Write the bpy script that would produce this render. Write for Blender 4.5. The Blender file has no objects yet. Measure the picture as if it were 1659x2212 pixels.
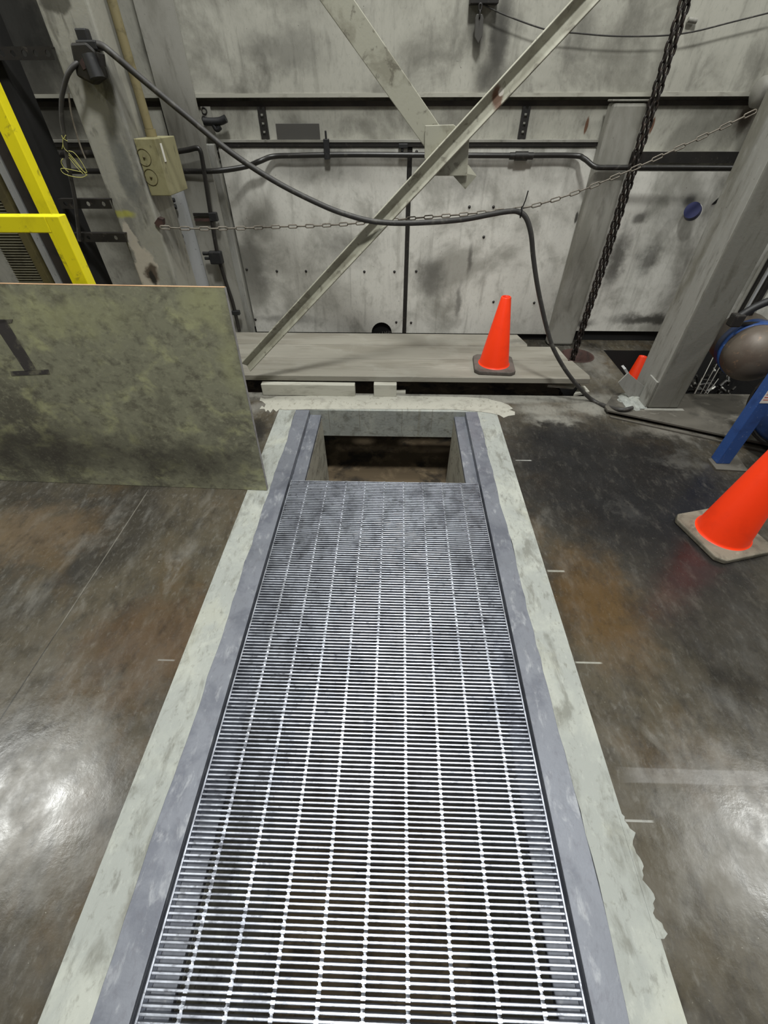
import bpy, bmesh, math, random
from mathutils import Vector, Matrix
R = math.radians
random.seed(7)
sc = bpy.context.scene

# ------------------------------------------------------------------ camera
YAW, PITCH, ROLL, FPX, W, H = R(1.65), R(44.36), R(-0.142), 904.0, 1659.0, 2212.0
CAM = Vector((0, 0, 1.45))
_F = Vector((-math.sin(YAW) * math.cos(PITCH), math.cos(YAW) * math.cos(PITCH), -math.sin(PITCH)))
_R = Vector((math.cos(YAW), math.sin(YAW), 0))
_U = _R.cross(_F)
_R2 = _R * math.cos(ROLL) + _U * math.sin(ROLL)
_U2 = -_R * math.sin(ROLL) + _U * math.cos(ROLL)
cam_data = bpy.data.cameras.new('camera')
cam = bpy.data.objects.new('camera', cam_data)
sc.collection.objects.link(cam)
cam_data.sensor_fit = 'VERTICAL'
cam_data.sensor_height = 36.0
cam_data.lens = 36.0 * FPX / H
cam_data.clip_start = 0.02
mw = Matrix((_R2, _U2, -_F)).transposed().to_4x4()
mw.translation = CAM
cam.matrix_world = mw
sc.camera = cam

# ------------------------------------------------------------------ world and lamps
world = bpy.data.worlds.new('world')
sc.world = world
world.use_nodes = True
bg = world.node_tree.nodes['Background']
bg.inputs[0].default_value = (0.95, 0.97, 1.0, 1)
bg.inputs[1].default_value = 0.06


def lamp(x, y, z, power, size=0.55, col=(0.985, 1.0, 0.97)):
    d = bpy.data.lights.new('bay_and_fill_lamp', 'AREA')
    d.shape = 'DISK'
    d.size = size
    d.energy = power
    d.color = col
    o = bpy.data.objects.new('bay_and_fill_lamp', d)
    sc.collection.objects.link(o)
    o.location = (x, y, z)
    return o


lamp(0.25, 0.0, 6.0, 265, 0.8)
lamp(0.05, 2.3, 6.4, 165, 0.9)
lamp(-5.4, 1.3, 6.0, 165, 0.8)
lamp(5.6, 1.0, 6.0, 150, 0.8)
lamp(0.3, -5.0, 6.0, 40, 0.8)  # added fill light from behind the camera, no fixture known there

vs = sc.view_settings
vs.view_transform = 'Standard'
vs.look = 'None'
vs.gamma = 1.0
vs.use_curve_mapping = False
vs.exposure = 0.0
sc.cycles.max_bounces = 6
sc.cycles.use_denoising = True


# ------------------------------------------------------------------ pixel -> place helpers (used to lay out measured points)
def _ray(u, v):
    a, b = (u - W / 2) / FPX, -(v - H / 2) / FPX
    return _R2 * a + _U2 * b + _F


def PZ(u, v, z=0.0):
    d = _ray(u, v)
    return CAM + d * ((z - CAM.z) / d.z)


def PY(u, v, y):
    d = _ray(u, v)
    return CAM + d * (y / d.y)


def PX(u, v, x):
    d = _ray(u, v)
    return CAM + d * (x / d.x)


# ------------------------------------------------------------------ materials
def srgb(r, g, b):
    f = lambda c: (c / 255 / 12.92) if c / 255 <= 0.04045 else ((c / 255 + 0.055) / 1.055) ** 2.4
    return (f(r), f(g), f(b), 1)


def M(name, base, layers=(), blobs=(), rects=(), rough=0.6, rvar=0.0, rscale=6, metal=0.0, bump=0.0, bscale=120, spec=0.5, rand=0.0, post=()):
    """layers: (colour, scale, lo, hi, strength); blobs: (colour, centre, radii, strength, wobble, soft); rects: (colour, centre, half size, strength)"""
    m = bpy.data.materials.new(name)
    m.use_nodes = True
    nt = m.node_tree
    N, L = nt.nodes, nt.links
    bs = N['Principled BSDF']
    pos = N.new('ShaderNodeNewGeometry').outputs['Position']

    def noise(scale, detail=6, rough=0.6, off=0.0, dist=0.0):
        mp = N.new('ShaderNodeMapping')
        if isinstance(scale, (int, float)):
            scale = (scale,) * 3
        mp.inputs['Scale'].default_value = scale
        mp.inputs['Location'].default_value = (off, off * 1.7, off * 0.6)
        L.new(pos, mp.inputs['Vector'])
        n = N.new('ShaderNodeTexNoise')
        n.inputs['Scale'].default_value = 1.0
        n.inputs['Detail'].default_value = detail
        n.inputs['Roughness'].default_value = rough
        n.inputs['Distortion'].default_value = dist
        L.new(mp.outputs[0], n.inputs['Vector'])
        return n

    def mrange(sock, lo, hi, t0=0.0, t1=1.0, smooth=True):
        r = N.new('ShaderNodeMapRange')
        r.interpolation_type = 'SMOOTHSTEP' if smooth else 'LINEAR'
        r.inputs['From Min'].default_value = lo
        r.inputs['From Max'].default_value = hi
        r.inputs['To Min'].default_value = t0
        r.inputs['To Max'].default_value = t1
        L.new(sock, r.inputs['Value'])
        return r.outputs[0]

    def mix(fac, a, bcol):
        x = N.new('ShaderNodeMix')
        x.data_type = 'RGBA'
        L.new(fac, x.inputs[0])
        if isinstance(a, tuple):
            x.inputs[6].default_value = a
        else:
            L.new(a, x.inputs[6])
        x.inputs[7].default_value = bcol
        return x.outputs[2]

    col = base
    for i, (c, s, lo, hi, st) in enumerate(layers):
        n = noise(s, 8, 0.62, off=3.1 * i + 0.7, dist=0.4)
        col = mix(mrange(n.outputs[0], 0.5 + (lo - 0.5) * 0.62, 0.5 + (hi - 0.5) * 0.62, 0, st), col, c)
    if blobs:
        wob = noise(9, 5, 0.65, off=11)
        wv = N.new('ShaderNodeVectorMath')
        wv.operation = 'SUBTRACT'
        L.new(wob.outputs['Color'], wv.inputs[0])
        wv.inputs[1].default_value = (0.5, 0.5, 0.5)
        for (c, ce, ra, st, wa, soft) in blobs:
            ma = N.new('ShaderNodeVectorMath')
            ma.operation = 'MULTIPLY_ADD'
            L.new(wv.outputs[0], ma.inputs[0])
            ma.inputs[1].default_value = (wa,) * 3
            L.new(pos, ma.inputs[2])
            sb = N.new('ShaderNodeVectorMath')
            sb.operation = 'SUBTRACT'
            L.new(ma.outputs[0], sb.inputs[0])
            sb.inputs[1].default_value = ce
            dv = N.new('ShaderNodeVectorMath')
            dv.operation = 'DIVIDE'
            L.new(sb.outputs[0], dv.inputs[0])
            dv.inputs[1].default_value = ra
            ln = N.new('ShaderNodeVectorMath')
            ln.operation = 'LENGTH'
            L.new(dv.outputs[0], ln.inputs[0])
            col = mix(mrange(ln.outputs['Value'], 1.0 - soft, 1.0, st, 0), col, c)
    for (c, ce, ha, st) in rects:
        sb = N.new('ShaderNodeVectorMath')
        sb.operation = 'SUBTRACT'
        L.new(pos, sb.inputs[0])
        sb.inputs[1].default_value = ce
        ab = N.new('ShaderNodeVectorMath')
        ab.operation = 'ABSOLUTE'
        L.new(sb.outputs[0], ab.inputs[0])
        dv = N.new('ShaderNodeVectorMath')
        dv.operation = 'DIVIDE'
        L.new(ab.outputs[0], dv.inputs[0])
        dv.inputs[1].default_value = ha
        sp = N.new('ShaderNodeSeparateXYZ')
        L.new(dv.outputs[0], sp.inputs[0])
        m1 = N.new('ShaderNodeMath')
        m1.operation = 'MAXIMUM'
        L.new(sp.outputs[0], m1.inputs[0])
        L.new(sp.outputs[1], m1.inputs[1])
        m2 = N.new('ShaderNodeMath')
        m2.operation = 'MAXIMUM'
        L.new(m1.outputs[0], m2.inputs[0])
        L.new(sp.outputs[2], m2.inputs[1])
        col = mix(mrange(m2.outputs[0], 0.75, 1.0, st, 0), col, c)
    for i, (c, s, lo, hi, st) in enumerate(post):
        n = noise(s, 9, 0.7, off=2.3 * i + 31, dist=0.0)
        col = mix(mrange(n.outputs[0], 0.5 + (lo - 0.5) * 0.62, 0.5 + (hi - 0.5) * 0.62, 0, st), col, c)
    if rand:
        oi = N.new('ShaderNodeObjectInfo')
        hs = N.new('ShaderNodeHueSaturation')
        L.new(mrange(oi.outputs['Random'], 0, 1, 1 - rand, 1 + rand, False), hs.inputs['Value'])
        if isinstance(col, tuple):
            hs.inputs['Color'].default_value = col
        else:
            L.new(col, hs.inputs['Color'])
        col = hs.outputs[0]
    if isinstance(col, tuple):
        bs.inputs['Base Color'].default_value = col
    else:
        L.new(col, bs.inputs['Base Color'])
    if rvar:
        n = noise(rscale, 6, 0.6, off=21)
        L.new(mrange(n.outputs[0], 0.3, 0.7, rough - rvar, rough + rvar), bs.inputs['Roughness'])
    else:
        bs.inputs['Roughness'].default_value = rough
    bs.inputs['Metallic'].default_value = metal
    bs.inputs['Specular IOR Level'].default_value = spec
    if bump:
        n = noise(bscale, 5, 0.6, off=5)
        b = N.new('ShaderNodeBump')
        b.inputs['Strength'].default_value = bump
        b.inputs['Distance'].default_value = 0.004
        L.new(n.outputs[0], b.inputs['Height'])
        L.new(b.outputs[0], bs.inputs['Normal'])
    return m


BLK = (0.012, 0.012, 0.012, 1)
SMUDGE_SHADE = (0.05, 0.047, 0.04, 1)


def floor_blob(u, v, rx, ry, c, st, wa=0.25, soft=0.8):
    p = PZ(u, v)
    return (c, (p.x, p.y, 0), (rx, ry, 1.0), st, wa, soft)


def wall_blob(u, v, rx, rz, c=SMUDGE_SHADE, st=0.6, wa=0.12, soft=0.8, y=3.6):
    p = PY(u, v, y)
    return (c, (p.x, y, p.z), (rx, 1.0, rz), st, wa, soft)


def floor_rect(u0, v0, u1, v1, c, st):
    a, b = PZ(u0, v0), PZ(u1, v1)
    return (c, ((a.x + b.x) / 2, (a.y + b.y) / 2, 0), (abs(a.x - b.x) / 2 + 0.001, abs(a.y - b.y) / 2 + 0.0007, 1), st)


F_BROWN, F_DARK, F_GREY, F_BLACK = srgb(80, 66, 46), srgb(44, 42, 39), srgb(132, 130, 124), srgb(24, 24, 26)
m_floor = M('polished_stained_concrete', srgb(78, 72, 60),
            layers=[(F_DARK, 1.1, 0.42, 0.68, 0.7), (F_BROWN, 2.3, 0.48, 0.72, 0.65), (F_GREY, (10, 4, 10), 0.5, 0.9, 0.42),
                    (F_DARK, (9, 6, 9), 0.46, 0.8, 0.5), (F_GREY, (60, 30, 60), 0.52, 0.95, 0.35), (srgb(196, 192, 178), 120, 0.83, 0.88, 0.7)],
            blobs=[floor_blob(1330, 1030, 0.8, 0.8, F_BLACK, 0.93, 0.35, 0.6), floor_blob(1190, 940, 0.3, 0.25, F_BLACK, 0.7, 0.2),
                   floor_blob(1480, 1150, 0.6, 0.55, F_BLACK, 0.8, 0.3, 0.7), floor_blob(1560, 1350, 0.55, 0.55, F_BLACK, 0.65, 0.4),
                   floor_blob(1290, 1300, 0.25, 0.42, srgb(84, 62, 30), 0.75, 0.3),
                   floor_blob(1470, 1000, 0.16, 0.12, F_GREY, 0.2, 0.5, 1.0), floor_blob(1345, 1100, 0.08, 0.16, F_GREY, 0.08, 0.6, 1.0),
                   floor_blob(1490, 930, 0.5, 0.12, srgb(140, 136, 128), 0.5, 0.3), floor_blob(1200, 905, 0.28, 0.09, srgb(150, 148, 140), 0.65, 0.25),
                   floor_blob(550, 935, 0.1, 0.22, F_BLACK, 0.8, 0.2), floor_blob(560, 880, 0.1, 0.1, srgb(140, 138, 132), 0.5, 0.2),
                   floor_blob(140, 1245, 0.1, 0.1, F_BLACK, 0.5, 0.2), floor_blob(350, 1380, 0.4, 0.3, srgb(82, 62, 42), 0.6, 0.4),
                   floor_blob(60, 1150, 0.5, 0.25, srgb(104, 88, 68), 0.6, 0.4),
                   floor_blob(90, 1720, 0.3, 0.35, F_GREY, 0.55, 0.5), floor_blob(1620, 1790, 0.3, 0.3, F_GREY, 0.5, 0.4),  # pale blobs paint the side lamps' reflections into the floor colour
                   floor_blob(1280, 780, 0.16, 0.35, srgb(118, 115, 108), 0.7, 0.3),
                   (srgb(142, 140, 132), (0.1, 2.63, 0), (1.9, 0.13, 1.0), 0.85, 0.12, 0.5), floor_blob(1270, 880, 0.26, 0.14, srgb(142, 140, 132), 0.75, 0.2, 0.8), floor_blob(1170, 885, 0.24, 0.1, srgb(142, 140, 132), 0.75, 0.12, 0.7)],
            rects=[(srgb(30, 28, 26), (-1.28, -1.0, 0), (0.0025, 2.62, 1), 0.7), (srgb(140, 136, 126), (-1.282, 1.2, 0), (0.003, 0.45, 1), 0.45),
                   floor_rect(1240, 1429, 1303, 1434, srgb(190, 190, 180), 0.5), floor_rect(1180, 1231, 1222, 1236, srgb(180, 180, 170), 0.5),
                   floor_rect(1345, 1770, 1415, 1777, srgb(170, 170, 165), 0.6), floor_rect(1112, 993, 1150, 996, srgb(170, 170, 165), 0.6),
                   floor_rect(340, 1424, 378, 1428, srgb(150, 150, 145), 0.5),
                   floor_rect(1318, 1655, 1900, 1708, srgb(150, 148, 145), 0.3)],
            rough=0.29, rvar=0.1, rscale=9, bump=0.14, bscale=30, spec=0.45,
            post=[(srgb(30, 28, 26), (7, 4, 7), 0.48, 0.85, 0.5), (srgb(110, 106, 98), (22, 9, 22), 0.5, 0.95, 0.3), (srgb(26, 25, 24), (34, 20, 34), 0.5, 0.9, 0.45), (srgb(150, 146, 138), (130, 80, 130), 0.6, 0.95, 0.22)])
PALE = srgb(196, 196, 184)
m_curb = M('fresh_grout_concrete', srgb(152, 155, 150),
           layers=[(srgb(174, 176, 167), 4, 0.42, 0.75, 0.8), (srgb(112, 112, 104), (16, 6, 16), 0.48, 0.78, 0.75), (srgb(108, 107, 98), (50, 36, 50), 0.6, 0.85, 0.5), (srgb(180, 179, 160), 3, 0.55, 0.75, 0.3)],
           blobs=[floor_blob(290, 1960, 0.05, 0.09, srgb(120, 118, 110), 0.45, 0.15, 0.5)],
           rects=[(srgb(120, 116, 104), (PY(u, 915, 2.437).x, 2.5, -0.05), (0.0022, 0.2, 0.13), 0.7) for u in (712, 777, 868, 932)] + [(srgb(120, 114, 90), (PY(560 + 345, 915, 2.437).x, 2.5, -0.1), (0.01, 0.2, 0.13), 0.3)],
           rough=0.75, bump=0.3, bscale=60, spec=0.3, post=[(srgb(92, 90, 82), (34, 13, 34), 0.58, 0.85, 0.55), (srgb(188, 190, 182), (60, 24, 60), 0.55, 0.85, 0.35)])
m_pitconc = M('pit_wall_concrete', srgb(168, 165, 152), layers=[(srgb(115, 112, 102), (5, 5, 9), 0.48, 0.72, 0.6), (srgb(70, 66, 58), 25, 0.64, 0.76, 0.7)], rough=0.8, bump=0.3, bscale=50)
m_pitdark = M('stained_pit_concrete', srgb(100, 86, 66), layers=[(srgb(36, 32, 28), 3, 0.44, 0.66, 0.85), (srgb(142, 124, 98), 7, 0.52, 0.75, 0.6)], rough=0.85)
m_void = M('dark_recess', srgb(20, 19, 18), rough=0.9)  # near black, puts the shade inside pits and openings into the colour
m_galv = M('galvanised_steel', srgb(118, 121, 129), layers=[(srgb(92, 95, 105), 7, 0.42, 0.72, 0.7), (srgb(182, 184, 186), (30, 14, 30), 0.56, 0.85, 0.4), (srgb(96, 96, 104), (60, 30, 60), 0.52, 0.8, 0.4)], rough=0.52, rvar=0.1, metal=0.3, bump=0.1)
m_grate = M('galvanised_grating_steel', srgb(192, 196, 206), layers=[(srgb(132, 135, 145), (11, 8, 11), 0.44, 0.72, 0.6), (srgb(84, 84, 90), (40, 60, 40), 0.55, 0.78, 0.6)], rough=0.36, rvar=0.08, rscale=18, metal=0.8, rand=0.06, bump=0.06, bscale=160)
WALL_L = [(srgb(104, 102, 93), 1.9, 0.38, 0.72, 0.7), (srgb(92, 90, 82), (7, 7, 4.5), 0.5, 0.85, 0.5), (srgb(84, 82, 74), (16, 16, 1.5), 0.52, 0.95, 0.45), (srgb(96, 94, 86), (60, 60, 30), 0.5, 0.9, 0.28), (srgb(186, 184, 172), (90, 90, 50), 0.55, 0.85, 0.16), (srgb(48, 44, 38), 70, 0.82, 0.87, 0.7)]
m_wall = M('grimy_shaded_wall_sheet', srgb(176, 174, 163), layers=WALL_L,
           blobs=[wall_blob(1080, 80, 0.09, 0.34, SMUDGE_SHADE, 0.90, 0.1), wall_blob(1045, 165, 0.06, 0.12, SMUDGE_SHADE, 0.60, 0.1), wall_blob(620, 110, 0.35, 0.14, SMUDGE_SHADE, 0.45, 0.25),
                  wall_blob(20, 40, 0.45, 0.5, BLK, 0.92, 0.2), wall_blob(110, 260, 0.25, 0.3, SMUDGE_SHADE, 0.90, 0.2), wall_blob(1250, 60, 0.1, 0.2, SMUDGE_SHADE, 0.38, 0.2),  # first two blobs paint the upper left shadow into the wall colour
                  wall_blob(1620, 255, 0.1, 0.1, srgb(58, 38, 24), 0.85, 0.1), wall_blob(1033, 80, 0.06, 0.09, SMUDGE_SHADE, 0.75, 0.04),  # last blob paints the hanging clamp's shadow halo
                  wall_blob(1271, 272, 0.012, 0.05, srgb(96, 56, 30), 0.9, 0.01, 0.4), wall_blob(1415, 272, 0.012, 0.05, srgb(96, 56, 30), 0.9, 0.01, 0.4)],
           rough=0.6, bump=0.1, bscale=40)
m_panel = M('dirty_white_panel', srgb(214, 212, 204), layers=[(srgb(128, 126, 117), 1.9, 0.42, 0.74, 0.7), (srgb(118, 116, 106), (6, 6, 4), 0.5, 0.85, 0.55), (srgb(112, 109, 100), (18, 18, 2.0), 0.52, 0.95, 0.45), (srgb(140, 138, 128), (60, 60, 40), 0.5, 0.85, 0.25), (srgb(56, 53, 46), (80, 80, 55), 0.79, 0.85, 0.75)],
            blobs=[wall_blob(680, 360, 0.55, 0.12, SMUDGE_SHADE, 0.38, 0.2), wall_blob(540, 590, 0.22, 0.3, SMUDGE_SHADE, 0.52, 0.2), wall_blob(740, 540, 0.24, 0.18, SMUDGE_SHADE, 0.38, 0.25),
                   wall_blob(930, 600, 0.16, 0.22, SMUDGE_SHADE, 0.63, 0.2), wall_blob(1015, 560, 0.03, 0.14, SMUDGE_SHADE, 0.68, 0.06), wall_blob(990, 650, 0.03, 0.2, SMUDGE_SHADE, 0.60, 0.08),
                   wall_blob(1010, 400, 0.2, 0.16, SMUDGE_SHADE, 0.38, 0.3), wall_blob(1330, 560, 0.1, 0.3, SMUDGE_SHADE, 0.75, 0.2), wall_blob(1400, 560, 0.12, 0.16, SMUDGE_SHADE, 0.68, 0.2),
                   wall_blob(1400, 690, 0.45, 0.06, SMUDGE_SHADE, 0.90, 0.15), wall_blob(1385, 470, 0.08, 0.05, SMUDGE_SHADE, 0.75, 0.1), wall_blob(1490, 435, 0.06, 0.06, BLK, 0.75, 0.05),
                   wall_blob(620, 690, 0.4, 0.05, SMUDGE_SHADE, 0.45, 0.12), wall_blob(1250, 700, 0.2, 0.04, SMUDGE_SHADE, 0.75, 0.1), wall_blob(1245, 470, 0.012, 0.04, SMUDGE_SHADE, 0.90, 0.02, 0.4)],
            rough=0.5, bump=0.08, bscale=40)
m_grey = M('grey_painted_steel', srgb(146, 144, 136), layers=[(srgb(108, 106, 96), (3, 3, 1.4), 0.42, 0.7, 0.6), (srgb(84, 81, 73), (16, 16, 4), 0.52, 0.85, 0.5), (srgb(62, 58, 50), 80, 0.74, 0.84, 0.6)], rough=0.55, bump=0.15, bscale=50)
m_post = M('light_grey_painted_steel', srgb(176, 177, 178), layers=[(srgb(140, 139, 132), (4, 4, 1.5), 0.5, 0.74, 0.5), (srgb(80, 76, 68), 60, 0.71, 0.77, 0.6)], rough=0.5)
m_rightcol = M('scuffed_grey_column_paint', srgb(150, 149, 143), layers=[(srgb(104, 101, 88), (5, 5, 1.2), 0.46, 0.74, 0.7), (srgb(72, 68, 58), (22, 22, 5), 0.52, 0.85, 0.6), (srgb(170, 170, 166), (30, 30, 9), 0.55, 0.85, 0.35), (srgb(50, 46, 38), (90, 90, 40), 0.72, 0.84, 0.6)], rects=[(srgb(88, 86, 74), (1.74, 2.452, 1.5), (0.2, 0.008, 3.0), 0.6)], rough=0.55, bump=0.2, bscale=50)
pk = PY(325, 575, 2.45)
m_leftcol = M('peeling_grey_column_paint', srgb(150, 148, 138), layers=[(srgb(108, 107, 102), (9, 9, 3), 0.45, 0.66, 0.7), (srgb(80, 77, 68), (14, 14, 6), 0.6, 0.78, 0.6)],
              blobs=[(srgb(88, 90, 88), tuple(PY(265, 360, 2.45)), (0.05, 1, 0.2), 0.65, 0.12, 0.6), (srgb(172, 170, 60), tuple(PY(268, 464, 2.45)), (0.075, 1, 0.022), 0.7, 0.05, 0.7),
                     (srgb(186, 178, 164), (pk.x - 0.03, pk.y, pk.z), (0.07, 1, 0.12), 0.95, 0.16, 0.25), (srgb(186, 178, 164), tuple(PY(287, 520, 2.45)), (0.03, 1, 0.08), 0.9, 0.1, 0.25),
                     (srgb(62, 48, 36), tuple(PY(328, 590, 2.45)), (0.045, 1, 0.06), 0.9, 0.1, 0.5), (BLK, tuple(PY(330, 600, 2.45)), (0.018, 1, 0.05), 0.9, 0.05, 0.5),
                     (srgb(70, 68, 60), tuple(PY(118, 5, 2.45)), (0.07, 1, 0.04), 0.85, 0.06, 0.3), (SMUDGE_SHADE, tuple(PY(195, 165, 2.45)), (0.12, 1, 0.06), 0.55, 0.1, 0.8)],
              rough=0.6, bump=0.25, bscale=45)
m_brace = M('brace_painted_steel', srgb(170, 168, 152), layers=[(srgb(128, 124, 108), 7, 0.46, 0.7, 0.6), (srgb(84, 78, 66), (22, 22, 22), 0.6, 0.76, 0.55)],
            blobs=[(srgb(92, 58, 36), tuple(PY(1075, 212, 2.55)), (0.035, 0.3, 0.05), 0.9, 0.07, 0.4), (srgb(205, 200, 190), tuple(PY(1085, 200, 2.55)), (0.014, 0.3, 0.02), 0.8, 0.04, 0.4)], rough=0.5, bump=0.1)
m_darksteel = M('dark_grimy_steel', srgb(34, 31, 28), layers=[(srgb(24, 22, 20), 9, 0.45, 0.7, 0.8), (srgb(84, 78, 70), 45, 0.66, 0.78, 0.4)], rough=0.55, bump=0.1)
m_black = M('black_rubber', srgb(30, 30, 31), layers=[(srgb(62, 60, 56), 30, 0.6, 0.76, 0.5)], rough=0.55)
m_cable = M('black_cable_jacket', srgb(52, 50, 48), layers=[(srgb(92, 89, 82), 24, 0.55, 0.76, 0.55)], rough=0.55)
m_pipe = M('black_conduit', srgb(36, 34, 32), layers=[(srgb(80, 76, 70), 26, 0.6, 0.78, 0.5)], rough=0.4)
m_brownpost = M('dark_brown_steel', srgb(56, 50, 45), layers=[(srgb(36, 32, 30), 6, 0.45, 0.7, 0.7)], rough=0.7)
m_tan = M('tan_painted_conduit', srgb(124, 114, 82), layers=[(srgb(88, 80, 56), 18, 0.5, 0.74, 0.7)], rough=0.5)
m_jbox = M('olive_tan_box_paint', srgb(142, 137, 104), layers=[(srgb(116, 110, 78), 10, 0.48, 0.72, 0.6), (srgb(70, 66, 50), (40, 40, 14), 0.64, 0.78, 0.6)], rough=0.5)
m_yellow = M('safety_yellow_paint', srgb(240, 226, 24), layers=[(srgb(150, 138, 40), 14, 0.62, 0.76, 0.7), (srgb(196, 182, 24), 5, 0.5, 0.75, 0.4)], rough=0.45)
m_orange = M('fluorescent_orange_plastic', srgb(255, 62, 18), layers=[(srgb(238, 56, 18), 6, 0.5, 0.75, 0.5)], rough=0.42, spec=0.4)
m_conebase = M('dirty_cone_base_rubber', srgb(118, 112, 98), layers=[(srgb(84, 79, 68), 12, 0.45, 0.7, 0.7), (srgb(148, 142, 126), 30, 0.6, 0.76, 0.4)], rough=0.75, bump=0.2)
m_conebase2 = M('grey_cone_base_rubber', srgb(98, 90, 84), layers=[(srgb(72, 66, 60), 12, 0.45, 0.7, 0.7)], rough=0.75, bump=0.2)
m_wood = M('dusty_plank_wood', srgb(142, 138, 127), layers=[(srgb(124, 119, 107), (1.6, 8, 8), 0.44, 0.7, 0.7), (srgb(96, 91, 81), (3, 60, 30), 0.58, 0.78, 0.5), (srgb(160, 158, 148), 3, 0.55, 0.75, 0.35)],
           blobs=[((0.07, 0.066, 0.058, 1), (0.95, 3.25, 0.13), (0.16, 0.07, 0.2), 0.5, 0.2, 0.8)], rough=0.75, bump=0.15, bscale=40)
m_block = M('pale_dusty_timber', srgb(186, 184, 172), layers=[(srgb(150, 146, 134), (5, 20, 20), 0.5, 0.72, 0.6)], rough=0.8)
pt = PY(0, 690, 1.68)
YG = srgb(170, 170, 126)
m_ply = M('weathered_plywood_face', srgb(136, 135, 113), layers=[(srgb(84, 81, 70), 2.0, 0.40, 0.68, 0.8), (srgb(178, 178, 134), (7, 7, 9), 0.48, 0.8, 0.7), (srgb(84, 80, 68), (16, 16, 22), 0.46, 0.8, 0.65), (srgb(164, 163, 136), (40, 40, 52), 0.5, 0.85, 0.55), (srgb(60, 54, 46), 85, 0.80, 0.86, 0.7)],
          blobs=[((*YG[:3], 1), tuple(PY(440, 660, 1.7)), (0.16, 0.3, 0.13), 0.65, 0.25, 1.0), ((*YG[:3], 1), tuple(PY(120, 690, 1.7)), (0.45, 0.3, 0.15), 0.55, 0.35, 1.0), ((*YG[:3], 1), tuple(PY(500, 780, 1.7)), (0.07, 0.3, 0.22), 0.5, 0.14, 1.0),
                 (srgb(54, 50, 45), tuple(PY(60, 980, 1.65)), (1.0, 0.3, 0.22), 0.75, 0.3, 0.9), (srgb(58, 54, 48), tuple(PY(420, 1000, 1.65)), (0.55, 0.3, 0.18), 0.7, 0.25, 0.9)],  # lower blobs put bottom shade into the board colour, along with dirt
          rough=0.7, bump=0.1, bscale=60, post=[(srgb(70, 65, 56), (24, 24, 34), 0.5, 0.85, 0.45), (srgb(150, 148, 126), (70, 70, 90), 0.55, 0.9, 0.4)])
m_plyedge = M('plywood_edge_grain', srgb(178, 146, 112), layers=[(srgb(140, 106, 78), (2, 2, 90), 0.45, 0.6, 0.7)], rough=0.8)
m_plyside = M('dusty_plywood_edge', srgb(150, 148, 146), layers=[(srgb(120, 116, 112), 25, 0.45, 0.7, 0.7)], rough=0.8)
m_marker = M('faded_paint_mark', srgb(62, 58, 56), layers=[(srgb(112, 109, 92), 14, 0.38, 0.62, 0.85)], rough=0.7)
m_chain = M('rusty_black_chain_steel', srgb(38, 33, 30), layers=[(srgb(72, 58, 48), 40, 0.5, 0.75, 0.6)], rough=0.55, metal=0.4)
m_thin = M('worn_chain_steel', srgb(120, 113, 102), layers=[(srgb(84, 76, 66), 40, 0.45, 0.7, 0.6)], rough=0.55, metal=0.2)
m_rust = M('rusted_steel', srgb(70, 48, 42), layers=[(srgb(44, 32, 29), 14, 0.45, 0.7, 0.8)], rough=0.8)
m_blue = M('blue_machine_paint', srgb(44, 78, 140), layers=[(srgb(30, 52, 98), 7, 0.45, 0.7, 0.5), (srgb(120, 136, 168), 60, 0.68, 0.78, 0.6)], rough=0.4)
m_bluecap = M('blue_plastic_cap', srgb(20, 27, 80), rough=0.4)
m_tank = M('bare_rusty_tank_steel', srgb(98, 89, 79), layers=[(srgb(84, 72, 62), 7, 0.45, 0.7, 0.7), (srgb(146, 116, 90), 22, 0.62, 0.76, 0.5)], rough=0.5, metal=0.15)
m_label = M('white_paper_label', srgb(225, 222, 214), rough=0.6)
m_redink = M('red_ink', srgb(196, 66, 50), rough=0.6)
m_olive = M('olive_brown_paint', srgb(84, 76, 44), layers=[(srgb(58, 52, 32), 10, 0.45, 0.7, 0.6)], rough=0.65)
m_ribbed = M('grey_olive_ribbed_sheet', srgb(92, 88, 70), layers=[(srgb(62, 58, 46), 8, 0.45, 0.7, 0.6)], rough=0.7)
m_plate = M('dusty_floor_plate', srgb(88, 84, 76), layers=[(srgb(58, 55, 50), 6, 0.45, 0.7, 0.7), (srgb(134, 130, 120), (7, 12, 7), 0.58, 0.78, 0.6)], rough=0.65, bump=0.15)
m_wire = M('yellow_wire', srgb(176, 172, 96), rough=0.5)
m_bright = M('bright_scrap_metal', srgb(170, 168, 160), rough=0.4, metal=0.5)
m_scrap = M('mixed_dark_scrap', srgb(40, 38, 35), layers=[(srgb(170, 168, 160), 16, 0.62, 0.7, 0.9)], rough=0.45, metal=0.3)
m_zip = M('black_nylon', srgb(18, 18, 18), rough=0.5)
m_greyplate = M('dull_grey_plate', srgb(70, 68, 64), rough=0.6)


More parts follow.
